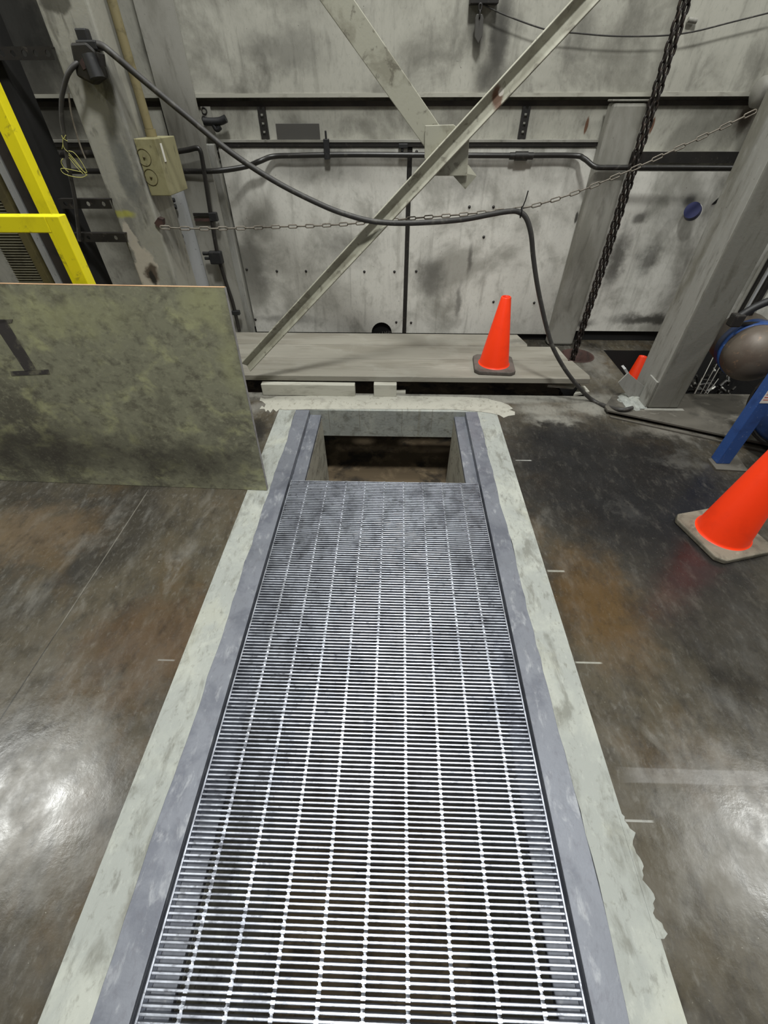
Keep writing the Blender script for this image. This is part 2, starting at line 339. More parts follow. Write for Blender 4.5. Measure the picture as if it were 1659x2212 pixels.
# ------------------------------------------------------------------ mesh helpers
class MB:
    def __init__(s):
        s.v, s.f, s.sm = [], [], []

    def add(s, vs_, fs, smooth=False):
        o = len(s.v)
        s.v += [Vector(p) for p in vs_]
        s.f += [tuple(i + o for i in f) for f in fs]
        s.sm += [smooth] * len(fs)
        return s

    def box(s, x0, x1, y0, y1, z0, z1):
        return s.add([(x0, y0, z0), (x1, y0, z0), (x1, y1, z0), (x0, y1, z0), (x0, y0, z1), (x1, y0, z1), (x1, y1, z1), (x0, y1, z1)],
                     [(0, 3, 2, 1), (4, 5, 6, 7), (0, 1, 5, 4), (1, 2, 6, 5), (2, 3, 7, 6), (3, 0, 4, 7)])

    def prism(s, poly, ext):
        """closed polygon of 3D points, extruded by the vector ext"""
        n = len(poly)
        e = Vector(ext)
        a = [Vector(p) for p in poly]
        nrm = Vector((0, 0, 0))
        for i in range(n):
            nrm += a[i].cross(a[(i + 1) % n])
        if nrm.dot(e) > 0:
            a.reverse()
        vs_ = a + [p + e for p in a]
        fs = [tuple(range(n)), tuple(range(2 * n - 1, n - 1, -1))]
        for i in range(n):
            j = (i + 1) % n
            fs.append((i, i + n, j + n, j))
        return s.add(vs_, fs)

    def tube(s, pts, r, n=10, closed=False, smooth=True, rs=None):
        pts = [Vector(p) for p in pts]
        m = len(pts)
        vs_, fs = [], []
        up = None
        for i in range(m):
            if closed:
                t = (pts[(i + 1) % m] - pts[i - 1]).normalized()
            else:
                t = (pts[min(i + 1, m - 1)] - pts[max(i - 1, 0)]).normalized()
            if up is None:
                up = Vector((0, 0, 1)) if abs(t.z) < 0.9 else Vector((1, 0, 0))
            a = (up - t * up.dot(t)).normalized()
            b = t.cross(a)
            up = a
            rr = rs[i] if rs else r
            for k in range(n):
                w = 2 * math.pi * k / n
                vs_.append(pts[i] + (a * math.cos(w) + b * math.sin(w)) * rr)
        for i in range(m if closed else m - 1):
            j = (i + 1) % m
            for k in range(n):
                l = (k + 1) % n
                fs.append((i * n + k, i * n + l, j * n + l, j * n + k))
        s.add(vs_, fs, smooth)
        if not closed:
            s.add(vs_[:n], [tuple(range(n - 1, -1, -1))])
            s.add(vs_[-n:], [tuple(range(n))])
        return s

    def lathe(s, prof, origin, axis=(0, 0, 1), n=40, smooth=True):
        """prof: list of (radius, height along axis)"""
        ax = Vector(axis).normalized()
        a = ax.orthogonal().normalized()
        b = ax.cross(a)
        o = Vector(origin)
        vs_, fs = [], []
        for (r, h) in prof:
            for k in range(n):
                w = 2 * math.pi * k / n
                vs_.append(o + ax * h + (a * math.cos(w) + b * math.sin(w)) * max(r, 1e-5))
        for i in range(len(prof) - 1):
            for k in range(n):
                l = (k + 1) % n
                fs.append((i * n + k, i * n + l, (i + 1) * n + l, (i + 1) * n + k))
        return s.add(vs_, fs, smooth)

    def cyl(s, p, q, r, n=16, r2=None):
        p, q = Vector(p), Vector(q)
        h = (q - p).length
        r2 = r if r2 is None else r2
        s.lathe([(r, 0), (r2, h)], p, q - p, n)
        return s.lathe([(0, 0), (r, 0)], p, q - p, n, False).lathe([(r2, h), (0, h)], p, q - p, n, False)

    def bar(s, p, q, up, prof):
        """extrude 2D profile [(a,b)] along p->q; a runs along up x dir, b along up"""
        p, q = Vector(p), Vector(q)
        d = (q - p).normalized()
        u = Vector(up)
        u = (u - d * u.dot(d)).normalized()
        w = d.cross(u)
        return s.prism([p + w * a + u * b for a, b in prof], q - p)

    def build(s, name, m, parent=None, loc=None, bevel=0.0, seg=2, **props):
        if loc is None:
            if parent is not None:
                loc = Vector(parent['_at'])
            else:
                xs = [p.x for p in s.v]
                ys = [p.y for p in s.v]
                zs = [p.z for p in s.v]
                loc = Vector(((min(xs) + max(xs)) / 2, (min(ys) + max(ys)) / 2, min(zs)))
        loc = Vector(loc)
        me = bpy.data.meshes.new(name)
        me.from_pydata([tuple(p - loc) for p in s.v], [], s.f)
        me.polygons.foreach_set('use_smooth', s.sm)
        if bevel:
            bm = bmesh.new()
            bm.from_mesh(me)
            bmesh.ops.remove_doubles(bm, verts=bm.verts, dist=1e-6)
            es = [e for e in bm.edges if len(e.link_faces) == 2 and e.calc_face_angle(0) > 0.6]
            bmesh.ops.bevel(bm, geom=es, offset=bevel, segments=seg, profile=0.5, affect='EDGES', clamp_overlap=True)
            bm.to_mesh(me)
            bm.free()
        me.materials.append(m)
        o = bpy.data.objects.new(name, me)
        sc.collection.objects.link(o)
        if parent is not None:
            o.parent = parent
        else:
            o.location = loc
        for k, val in props.items():
            o[k] = val
        o['_at'] = tuple(loc)
        return o


def thing(name, label, category, at, group=None, kind=None):
    o = bpy.data.objects.new(name, None)
    sc.collection.objects.link(o)
    o.empty_display_size = 0.05
    o.location = at
    o['_at'] = tuple(Vector(at))
    o['label'] = label
    o['category'] = category
    if group:
        o['group'] = group
    if kind:
        o['kind'] = kind
    return o


def T(label, category, group=None, kind=None):
    d = dict(label=label, category=category)
    if group:
        d['group'] = group
    if kind:
        d['kind'] = kind
    return d


ST = dict(kind='structure')


def smooth_path(pts, n=8):
    pts = [Vector(p) for p in pts]
    out = []
    for i in range(len(pts) - 1):
        p0, p1, p2, p3 = pts[max(i - 1, 0)], pts[i], pts[i + 1], pts[min(i + 2, len(pts) - 1)]
        for k in range(n):
            t = k / n
            out.append(0.5 * ((2 * p1) + (p2 - p0) * t + (2 * p0 - 5 * p1 + 4 * p2 - p3) * t * t + (3 * p1 - p0 - 3 * p2 + p3) * t ** 3))
    out.append(pts[-1])
    return out


def resample(pts, step):
    out = [pts[0].copy()]
    acc = 0.0
    for a, b in zip(pts[:-1], pts[1:]):
        d = (b - a).length
        while acc + d >= step:
            t = (step - acc) / d
            a = a + (b - a) * t
            out.append(a.copy())
            d = (b - a).length
            acc = 0.0
        acc += d
    return out


def chain_mesh(pts, link, width, r, mb=None, n=6, m=14):
    """links of outer length `link` threaded along the path"""
    mb = mb or MB()
    P = resample([Vector(p) for p in pts], link - 2.2 * r)
    half, hw = link / 2 - r, width / 2 - r
    for i in range(len(P) - 1):
        c = (P[i] + P[i + 1]) / 2
        d = (P[i + 1] - P[i]).normalized()
        u = Vector((0, -1, 0.25))
        u = (u - d * u.dot(d)).normalized()
        w = d.cross(u)
        side = w if i % 2 == 0 else u
        loop = []
        for k in range(m):
            a = 2 * math.pi * k / m
            ca, sa = math.cos(a), math.sin(a)
            st = half - hw
            loop.append(c + d * ((st if ca > 0 else -st) + hw * ca) + side * (hw * sa))
        mb.tube(loop, r, n, closed=True)
    return mb


# ------------------------------------------------------------------ setting: floor, pits, walls
GX0, GX1 = -0.549, 0.454             # grating edges
PX0, PX1 = -0.487, 0.397             # pit walls
YE = 2.437                           # trench end
CXL, CXR = -0.762, 0.668             # outer edges of the concrete borders
fl = MB()
T0, TB = -0.2, 0.0


def slab(x0, x1, y0, y1):
    fl.box(x0, x1, y0, y1, T0, TB)


slab(-7, CXL, -5, 2.6)
slab(CXR, 7, -5, 2.6)
slab(CXL, CXR, -5, -2.2)
slab(-7, 7, 2.6, 2.66)
slab(-7, -1.30, 2.66, 3.64)
slab(-1.30, 1.33, 3.46, 3.64)
slab(1.70, 2.9, 3.42, 3.64)
slab(2.9, 7, 2.66, 3.64)
# slab piece with the round chain hole
hx, hy, hr = 1.455, 3.31, 0.118
X0, X1, Y0, Y1 = 1.33, 1.70, 2.66, 3.64
angs = sorted([2 * math.pi * k / 48 for k in range(48)] + [math.atan2(y - hy, x - hx) % (2 * math.pi) for x in (X0, X1) for y in (Y0, Y1)])
inn, outp = [], []
for a in angs:
    ca, sa = math.cos(a), math.sin(a)
    ts = []
    if ca > 1e-9: ts.append((X1 - hx) / ca)
    if ca < -1e-9: ts.append((X0 - hx) / ca)
    if sa > 1e-9: ts.append((Y1 - hy) / sa)
    if sa < -1e-9: ts.append((Y0 - hy) / sa)
    t = min(ts)
    inn.append((hx + hr * ca, hy + hr * sa))
    outp.append((hx + t * ca, hy + t * sa))
n = len(angs)
vv = [(x, y, TB) for x, y in inn] + [(x, y, TB) for x, y in outp] + [(x, y, T0) for x, y in inn] + [(x, y, T0) for x, y in outp]
ff = []
for k in range(n):
    j = (k + 1) % n
    ff += [(k, n + k, n + j, j), (k, j, 2 * n + j, 2 * n + k), (n + k, 3 * n + k, 3 * n + j, n + j), (2 * n + k, 2 * n + j, 3 * n + j, 3 * n + k)]
fl.add(vv, ff)
flo = fl.build('floor', m_floor, loc=(0, 0, 0), **ST)
flo.data.materials.append(m_void)
for pg in flo.data.polygons:
    if abs(pg.normal.z) < 0.5 or pg.center.z < -0.1:
        pg.material_index = 1

# trench walls
MB().box(PX0 - 0.25, PX0, -2.2, YE, -1.40, -0.062).build('wall_pit_left', m_pitconc, **ST)
MB().box(PX1, PX1 + 0.25, -2.2, YE, -1.40, -0.062).build('wall_pit_right', m_pitconc, **ST)
MB().box(CXL, CXR, -2.4, -2.2, -1.40, -0.2).build('wall_pit_front', m_pitconc, **ST)
b = MB()
b.box(CXL, CXR, YE, 2.6, -0.205, 0.0)
end = b.build('wall_pit_end', m_curb, bevel=0.004, **ST)
MB().box(-2.4, 3.2, 1.66, 4.6, -0.70, -0.60).box(-0.8, 0.7, -2.4, 1.68, -1.50, -1.40).box(PX0, PX1, 1.62, 1.66, -1.40, -0.60).build('floor_pit', m_pitdark, **ST)
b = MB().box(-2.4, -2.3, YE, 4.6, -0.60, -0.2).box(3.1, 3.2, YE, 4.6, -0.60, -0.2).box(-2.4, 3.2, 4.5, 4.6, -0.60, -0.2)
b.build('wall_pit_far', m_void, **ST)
# shallow pit by the grey column
MB().box(1.70, 2.9, 2.66, 3.42, -0.47, -0.43).build('floor_side_pit', m_void, **ST)
for nm, bx in (('wall_side_pit_left', (1.66, 1.70, 2.62, 3.46)), ('wall_side_pit_right', (2.9, 2.94, 2.62, 3.46)), ('wall_side_pit_back', (1.70, 2.9, 3.42, 3.46)), ('wall_side_pit_front', (1.70, 2.9, 2.62, 2.66))):
    MB().box(*bx, -0.47, -0.201).build(nm, m_void, **ST)

# concrete borders, with a ragged inner edge lapping on the steel
def border(x_out, x_in, sgn):
    random.seed(3 if sgn > 0 else 5)
    ys = [-2.2 + k * (YE + 2.2) / 90 for k in range(91)]
    inn_ = []
    w = 0
    for y_ in ys:
        w = 0.7 * w + random.uniform(-0.004, 0.004)
        inn_.append((x_in + sgn * w, y_))
    poly = [(x_out, ys[0], -0.2)] + [(x, y_, -0.2) for x, y_ in inn_] + [(x_out, YE, -0.2)]
    return MB().prism(poly, (0, 0, 0.2)).box(min(x_out, x_in), max(x_out, x_in), -2.2, YE, -0.60, -0.2)


border(CXL, -0.648, 1).build('trim_1', m_curb, **ST)
border(CXR, 0.547, -1).build('trim_2', m_curb, **ST)
# thin cement smear spilled past the trench end
random.seed(11)
outl = [(561, 884), (566, 877), (571, 881), (574, 874), (567, 868), (561, 866), (563, 859), (572, 862), (585, 861), (598, 857), (690, 855), (800, 854), (900, 856), (1000, 858), (1050, 861), (1068, 866), (1082, 869), (1098, 875), (1108, 883), (1101, 886), (1112, 890), (1112, 897), (1098, 899), (1088, 903), (1078, 897), (1060, 893), (1040, 890), (980, 885), (800, 884), (660, 885), (615, 886), (604, 884), (597, 890), (590, 884), (584, 892), (579, 886), (574, 890), (572, 884)]
cx, cy = PZ(640, 872)[:2]
outl_ = [(562, 880), (575, 872), (560, 862), (600, 858), (690, 855), (800, 854), (900, 856), (1000, 858), (1060, 862), (1085, 872), (1112, 884), (1095, 892), (1115, 898), (1080, 902), (1040, 890), (980, 884), (800, 884), (660, 884), (610, 884), (595, 888), (590, 880), (575, 890)]
smear = MB().prism([tuple(PZ(u, v, 0.0005)) for u, v in outl], (0, 0, 0.0025))
smear.build('trim_3', M('thin_cement_smear', srgb(168, 166, 155), layers=[(srgb(140, 138, 128), 14, 0.48, 0.75, 0.6), (srgb(118, 114, 100), (50, 30, 50), 0.62, 0.76, 0.6)], rough=0.8), **ST)

random.seed(8)
chip = [(CXR - 0.010, 0.02, 0.0004)] + [(CXR + 0.010 + 0.008 * math.sin(k * 0.9) + random.uniform(-0.004, 0.004), 0.02 + 0.009 * k, 0.0004) for k in range(28)] + [(CXR - 0.010, 0.28, 0.0004)]
MB().prism(chip, (0, 0, 0.0006)).build('trim_7', m_curb, **ST)
# back wall: lower recess, black strip standing in for the shaded gap under the panels, upper sheet
MB().box(-7, 7, 3.64, 3.74, -0.2, 1.46).build('wall_back', m_wall, **ST)
MB().prism([(-7, 3.60, 1.492), (-7, 3.60, 7.0), (-7, 3.74, 7.0), (-7, 3.74, 1.46), (-7, 3.66, 1.46), (-7, 3.66, 1.48)], (14, 0, 0)).build('wall_back_upper', m_wall, **ST)
MB().box(-7, 7, 3.595, 3.606, 1.474, 1.492).build('trim_4', M('pale_sheet_lip', srgb(170, 168, 156), layers=[(srgb(120, 116, 104), (6, 6, 20), 0.5, 0.75, 0.5)], rough=0.55), **ST)
MB().box(-7, 7, 3.625, 3.64, -0.2, 0.085).build('dark_gap_backing', m_void, **ST)
MB().box(-7.1, -7, -5, 3.74, 0, 7).build('wall_left', m_wall, **ST)
MB().box(7, 7.1, -5, 3.74, 0, 7).build('wall_right', m_wall, **ST)

# ------------------------------------------------------------------ grating in the trench
BAR_P, BAR_T, BAR_H, PANEL = 0.0127, 0.0058, 0.032, 0.9144 - 0.004
bb = MB().box(GX0 + 0.005, GX1 - 0.005, -BAR_T / 2, BAR_T / 2, -BAR_H, 0)
proto_bar = bb.build('bearing_bar', m_grate, loc=(0, 0, 0), bevel=0.0017, seg=3)
bar_me = proto_bar.data
bpy.data.objects.remove(proto_bar)
# twisted cross rod
rv, rf = [], []
ns, a_ = 420, 0.0042
for i in range(ns + 1):
    y_ = i / ns * (PANEL - 0.01) + 0.005
    ang = y_ / 0.0254 * math.pi / 2 * 1.0
    for k in range(4):
        w = ang + k * math.pi / 2 + math.pi / 4
        rv.append((a_ * 1.05 * math.cos(w), y_, -0.0042 + a_ * 1.0 * math.sin(w)))
for i in range(ns):
    for k in range(4):
        l = (k + 1) % 4
        rf.append((i * 4 + k, i * 4 + l, i * 4 + 4 + l, i * 4 + 4 + k))
# weld fillets where the rod meets each bar
rod = MB().add(rv, rf)
nb = 72
for k in range(nb):
    yb = 0.0064 + k * (PANEL - 0.0128) / (nb - 1)
    rod.box(-0.0052, 0.0052, yb - 0.0034, yb + 0.0034, -0.006, 0.0005)
rod_me = rod.build('cross_rod', m_grate, loc=(0, 0, 0))
rod_mesh = rod_me.data
bpy.data.objects.remove(rod_me)


def grating(y_far, label, dz=0.0):
    y0 = y_far - PANEL
    xc = (GX0 + GX1) / 2
    t = thing('steel_grating', label, 'floor grating', (0, y0, dz - 0.001), 'bar grating panels over the trench')
    for k in range(nb):
        o = bpy.data.objects.new('bearing_bar', bar_me)
        sc.collection.objects.link(o)
        o.parent = t
        o.location = (0, 0.0064 + k * (PANEL - 0.0128) / (nb - 1), 0)
        o.rotation_euler = (R(random.uniform(-2.0, 2.0)), 0, 0)
    for k in range(-4, 5):
        o = bpy.data.objects.new('cross_rod', rod_mesh)
        sc.collection.objects.link(o)
        o.parent = t
        o.location = (xc + k * 0.1016, 0, 0)
    for x in (GX0, GX1 - 0.005):
        MB().box(x, x + 0.005, y0, y_far, dz - BAR_H, dz).build('side_band', m_grate, t, bevel=0.001)
    return t


YF = 1.719
grating(YF, 'galvanised bar grating panel bordering the uncovered end of the trench')
grating(YF - 0.909, 'galvanised bar grating panel lying between two other grating panels')
grating(YF - 1.818, 'galvanised bar grating panel of which only the first few bars show', 0.001)

# steel angle frames along both sides of the trench
def frame(side, label):
    s = -1 if side < 0 else 1
    xg = GX0 if s < 0 else GX1
    xi = PX0 if s < 0 else PX1
    xo = -0.652 if s < 0 else 0.552
    t = thing('steel_angle_frame', label, 'steel frame', (xg, 0, -0.07), 'steel frames along the trench')
    a, b_ = sorted((xo, xg + s * 0.012))
    MB().box(a, b_, -2.2, YE - 0.001, -0.012, -0.0008).build('top_flange', m_galv, t, bevel=0.002)
    a, b_ = sorted((xg + s * 0.012, xg + s * 0.022))
    MB().box(a, b_, -2.2, YE - 0.001, -0.06, -0.013).build('upright_web', m_galv, t)
    a, b_ = sorted((xg + s * 0.012, xi))
    MB().box(a, b_, -2.2, YE - 0.001, -0.061, -0.036).build('seat_ledge', m_galv, t, bevel=0.003)
    return t


frame(-1, 'galvanised steel angle frame edging the trench on the plywood side')
frame(1, 'galvanised steel angle frame edging the trench on the orange cone side')

# ------------------------------------------------------------------ wall panels, girts, wall columns
YP = 3.60
def panel(name, u_x0, u_x1, z0, z1, label, notch=None, screws=()):
    t = thing(name, label, 'wall panel', ((u_x0 + u_x1) / 2, YP, z0), 'white sheet panels on the back wall', 'thing')
    poly = [(u_x0, YP, z0)]
    if notch:
        c, r = notch
        poly += [(c + r * math.cos(math.pi - math.pi * k / 14), YP, z0 + r * math.sin(math.pi * k / 14)) for k in range(15)]
    poly += [(u_x1, YP, z0), (u_x1, YP, z1), (u_x0, YP, z1)]
    MB().prism(poly, (0, 0.012, 0)).build('sheet', m_panel, t)
    for (u, v) in screws:
        p = PY(u, v, YP)
        MB().lathe([(0, 0.007), (0.006, 0.006), (0.009, 0.002), (0.010, 0.0)], p, (0, -1, 0), 10).build('bolt', m_darksteel, t)
    return t


panel('wall_sheet', -1.185, 0.055, 0.055, 1.242, 'large white wall panel with a dark half round cutout at its lower edge', (-0.12, 0.085), [(533, 582), (598, 586), (661, 586), (787, 587), (852, 587), (856, 696), (552, 690), (470, 328)])
panel('wall_sheet', 0.088, 1.33, 0.055, 1.242, 'large white wall panel behind the cone that stands on the planks', None, [(888, 697), (900, 328), (1291, 322), (1014, 447), (1066, 447), (899, 586), (1045, 512), (1066, 652), (1154, 654)])
panel('wall_sheet', 1.40, 3.2, 0.085, 1.122, 'stained white wall panel with a small blue cap on it', None, [(1645, 650)])
p0 = PY(883, 312, 3.6)
MB().box(0.058, 0.085, 3.604, 3.625, -0.1, 1.24).build('seam_strip', m_darksteel, **T('dark vertical strip in the seam between two white wall panels', 'seam strip'))
# dark brush behind the half round cutout
t = thing('strip_brush', 'black strip brush with pale bristles in the half round cutout', 'brush', (-0.12, 3.615, 0.02))
MB().box(-0.3, 0.06, 3.616, 3.624, 0.0, 0.03).build('holder', m_black, t)
b = MB()
for k in range(16):
    x = -0.185 + k * 0.009 + random.uniform(-0.002, 0.002)
    b.box(x, x + 0.0022, 3.606, 3.609, 0.0, 0.05 + random.uniform(-0.015, 0.02))
b.build('bristles', m_bright, t)
# notch backing
MB().box(-0.25, 0.03, 3.626, 3.639, 0.086, 0.2).build('trim_5', m_void, **ST)

# girts
MB().box(-7, 7, 3.628, 3.6395, 1.434, 1.4595).build('trim_6', m_brownpost, **ST)
def girt(x0, x1, zt, label):
    t = thing('wall_girt', label, 'steel girt', ((x0 + x1) / 2, 3.6, zt - 0.04), 'angle girts on the back wall', 'thing')
    MB().box(x0, x1, 3.588, 3.64, zt - 0.012, zt).build('ledge', m_grey, t)
    MB().box(x0, x1, 3.592, 3.599, zt - 0.034, zt - 0.0125).build('lower_lip', m_darksteel, t)
girt(-1.20, 1.27, 1.280, 'long steel angle girt along the top of two white wall panels')
girt(-3.4, -1.46, 1.280, 'steel angle girt behind the dark posts beside the yellow rail')
t = thing('wall_girt', 'dark steel girt above the white panel with the blue cap', 'steel girt', (2.3, 3.6, 1.15), 'angle girts on the back wall', 'thing')
MB().box(1.50, 3.2, 3.60, 3.64, 1.20, 1.222).build('ledge', m_grey, t)
MB().box(1.50, 3.2, 3.592, 3.599, 1.165, 1.222).build('lower_lip', m_darksteel, t)

# slotted struts between the girts
def slotted(name, x, z0, z1, label):
    t = thing(name, label, 'slotted strut', (x, 3.62, z0), 'slotted struts between the girts')
    b = MB()
    w = 0.024
    zs = z0
    k = 0
    b.box(x - w, x - w * 0.35, 3.612, 3.618, z0, z1).box(x + w * 0.35, x + w, 3.612, 3.618, z0, z1)
    while zs < z1:
        b.box(x - w * 0.35, x + w * 0.35, 3.612, 3.618, zs, min(zs + 0.018, z1))
        zs += 0.04
    b.box(x - w, x - w + 0.005, 3.618, 3.638, z0, z1).box(x + w - 0.005, x + w, 3.618, 3.638, z0, z1)
    b.build('slotted_channel', m_darksteel, t)
    return t
slotted('slotted_strut', -0.868, 1.282, 1.433, 'dark slotted strut between the girts beside the small grey plate')
slotted('slotted_strut', 0.785, 1.282, 1.433, 'dark slotted strut between the girts near the grey capped wall column')
slotted('slotted_strut', -1.475, 1.281, 1.433, 'dark slotted strut beside the tan junction box conduit')
a, c = PY(595, 267, 3.615), PY(692, 302, 3.615)
MB().box(a.x, c.x, 3.612, 3.62, 1.2805, a.z).build('wall_plate', m_greyplate, bevel=0.001, **T('small dull grey plate standing on the long girt', 'metal plate'))

# capped wall column on the right
t = thing('wall_column', 'grey square wall column with a flat cap behind the hoist chain', 'column', (1.37, 3.51, 0.0), None, 'thing')
MB().box(1.262, 1.47, 3.50, 3.59, 0.002, 1.452).build('post', m_grey, t, bevel=0.02, seg=3)
MB().box(1.256, 1.478, 3.498, 3.586, 1.453, 1.462).build('cap', m_grey, t, bevel=0.003)
t = thing('wall_column', 'broad grey wall column above the black conduit elbow', 'column', (-1.32, 3.5, 0.0), None, 'thing')
MB().box(-1.43, -1.215, 3.46, 3.475, 0.002, 4.0).build('flange', m_grey, t)
MB().box(-1.33, -1.318, 3.475, 3.59, 0.002, 4.0).build('web', m_grey, t)
MB().box(-1.565, -1.435, 3.49, 3.59, 0.002, 1.12).build('wall_post', m_post, bevel=0.012, **T('pale grey post standing behind the tan junction box', 'post', None, 'thing'))
MB().box(-1.285, -1.192, 3.55, 3.59, 0.002, 1.262).build('wall_stud', m_rightcol, bevel=0.006, **T('grey brown upright stud at the edge of the large white wall panel', 'stud', None, 'thing'))
# rounded pipe stub at the upper corner
p = PY(1648, 188, 3.5)
MB().lathe([(0, -0.05), (0.045, -0.047), (0.068, -0.03), (0.072, 0), (0.072, 0.14)], (p.x + 0.03, 3.525, p.z - 0.02), (1, 0, 0.0), 28).build('pipe_stub', m_grey, **T('rounded grey pipe end on the upper wall sheet near the thin chain', 'pipe end'))

# ------------------------------------------------------------------ main columns
def box_col(x0, x1, y0, y1, z0, z1, mat, t, name='shaft'):
    return MB().box(x0, x1, y0, y1, z0, z1).build(name, mat, t, bevel=0.012, seg=3)

t = thing('steel_column', 'scuffed grey steel column rising from the floor plate beside the blue machine', 'column', (1.73, 2.57, 0.03), None, 'thing')
box_col(1.634, 1.832, 2.452, 2.70, 0.032, 3.4, m_rightcol, t)
q = [PX(1415, 818, 1.630), PX(1388, 868, 1.630)]
MB().box(1.622, 1.6335, 2.455, 2.56, 0.034, 0.21).build('cover_strip', m_rightcol, t, bevel=0.002)
gp = [PY(u, v, 2.58) for u, v in ((1336, 827), (1357, 806), (1400, 842), (1384, 880), (1365, 868))]
MB().prism(gp, (0, 0.010, 0)).build('gusset_tab', m_rightcol, t, label='pale gusset tab at the foot of the column')
a = PY(1349, 797, 2.6)
MB().prism([PY(1348, 798, 2.592), PY(1353, 796, 2.592), PY(1361, 809, 2.592), PY(1356, 811, 2.592)], (0, 0.05, 0)).build('tab_lip', m_post, t)
b = MB()
random.seed(4)
for k in range(16):
    x, y_ = random.uniform(1.50, 1.63), random.uniform(2.44, 2.62)
    r = random.uniform(0.016, 0.04)
    b.lathe([(0, r * 0.5), (r * 0.6, r * 0.4), (r, 0)], (x, y_, 0.030), (random.uniform(-.2, .2), random.uniform(-.2, .2), 1), 7, False)
b.box(1.50, 1.633, 2.44, 2.60, 0.0305, 0.037)
b.build('grout_lump', m_curb, t)

t = thing('steel_column', 'grey column with peeling paint and a yellow smear behind the plywood', 'column', (-1.287, 2.57, 0.0), None, 'thing')
box_col(-1.387, -1.187, 2.45, 2.70, 0.002, 3.4, m_leftcol, t)
MB().prism([PY(u, v, 2.44) for u, v in ((333, 482), (341, 470), (351, 474), (352, 487), (342, 492))], (0, 0.03, 0)).build('chain_lug', m_rust, t)

# ------------------------------------------------------------------ cross braces with gusset
BY = 2.585
p, q = PY(534, 788, BY), PY(1300, -40, BY)
d = (q - p).normalized()
q = p + d * ((1.585 - p.x) / d.x)
nrm = Vector((0, -1, 0))
upv = nrm.cross(d)
if upv.z < 0:
    upv = -upv
# angle iron: flat leg in the brace plane, outstanding leg along its upper edge
LG, TH = 0.076, 0.008
def angle_bar(p, q, up, out, leg, th, leg2=None):
    leg2 = leg2 or leg
    b = MB()
    P = [p + up * (leg / 2), p + up * (-leg / 2), p + up * (-leg / 2) + out * th, p + up * (leg / 2 - th) + out * th, p + up * (leg / 2 - th) + out * leg2, p + up * (leg / 2) + out * leg2]
    b.prism(P, q - p)
    return b
def vee(p, q, up, out, a=0.039, h=0.034, th=0.008):
    # angle iron turned on its heel: the two legs open towards the room
    prof = [(0, 0.0), (a, h), (a - th * 0.7, h + th * 0.7), (0, th * 1.42), (-a + th * 0.7, h + th * 0.7), (-a, h)]
    return MB().prism([p + up * x + out * y_ for x, y_ in prof], q - p)
t = thing('angle_brace', 'long angle iron brace running from behind the plywood up across the gusset plate', 'brace', p, 'angle iron cross braces')
vee(p, q, upv, nrm).build('angle_iron', m_brace, t, bevel=0.0025)

BY2 = BY + 0.012
p2, q2 = PY(937, 300, BY2 + 0.01), PY(700, -40, BY2 + 0.01)
d2 = (q2 - p2).normalized()
q2 = p2 + d2 * ((-1.06 - p2.x) / d2.x)
up2 = nrm.cross(d2)
if up2.z < 0:
    up2 = -up2
t = thing('angle_brace', 'short angle iron brace coming down to the gusset plate from the upper wall', 'brace', p2, 'angle iron cross braces')
angle_bar(p2, q2, up2, -nrm, 0.098, 0.007, 0.06).build('angle_iron', m_brace, t, bevel=0.0025)
p3 = PY(960, 335, BY2 + 0.01)
t2 = [PY(u, v, BY2 + 0.01) for u, v in ((980, 381), (1005, 409), (1030, 380), (1012, 356), (985, 350))]
tipc = PY(1004, 374, BY2 + 0.0015)
bt = MB()
bt.add([t2[0], t2[1], tipc, t2[4]], [(0, 1, 2), (0, 2, 3)])
bt.add([t2[1], t2[2], t2[3], tipc], [(0, 1, 3), (1, 2, 3)])
bt.add([t2[3], t2[4], tipc], [(0, 1, 2)])
bt.add([p_ + Vector((0, 0.006, 0)) for p_ in t2], [(0, 1, 2, 3, 4)])
bt.build('brace_end', m_brace, t)
gpl = [PY(u, v, BY + 0.002) for u, v in ((918, 271), (980, 269), (1014, 296), (1009, 380), (938, 380), (917, 340))]
MB().prism(gpl, (0, 0.010, 0)).build('gusset_plate', m_brace, bevel=0.002, **T('square pale gusset plate welded where the two braces meet', 'gusset plate'))

# ------------------------------------------------------------------ planks over the floor opening
def plank(x0, x1, y0, y1, z0, z1, label, cut=0.03):
    b = MB()
    b.prism([(x0, y0, z0), (x1 - cut * 0.2, y0, z0), (x1, y0 + cut, z0), (x1 - cut, y1, z0), (x0, y1, z0)], (0, 0, z1 - z0))
    return b.build('plank', m_wood, bevel=0.004, **T(label, 'wooden plank', 'planks over the floor opening'))
plank(-1.18, 1.315, 2.655, 2.928, 0.092, 0.130, 'dusty plank carrying the orange cone along the edge of the opening', 0.05)
plank(-1.45, 1.24, 2.931, 3.168, 0.092, 0.130, 'dusty plank lying between two other planks over the opening', 0.02)
plank(-1.45, 1.005, 3.171, 3.392, 0.094, 0.131, 'dusty shortest plank lying closest to the white wall panels', 0.04)
def block(x0, x1, y0, y1, z1, label):
    MB().box(x0, x1, y0, y1, 0.001, z1).build('timber_block', m_block, bevel=0.004, **T(label, 'timber block', 'timber blocks under the planks'))
block(-0.912, -0.272, 2.615, 2.66, 0.084, 'long pale timber block propping the front plank')
block(-0.143, 0.012, 2.615, 2.66, 0.0905, 'short pale timber block propping the front plank')
MB().box(-1.18, -1.06, 2.60, 2.62, 0.001, 0.08).build('timber_block', m_block, bevel=0.004, **T('pale timber block at plank end beside the brace foot', 'timber block', 'timber blocks under the planks'))
for x in (-1.33, 1.28):
    pass
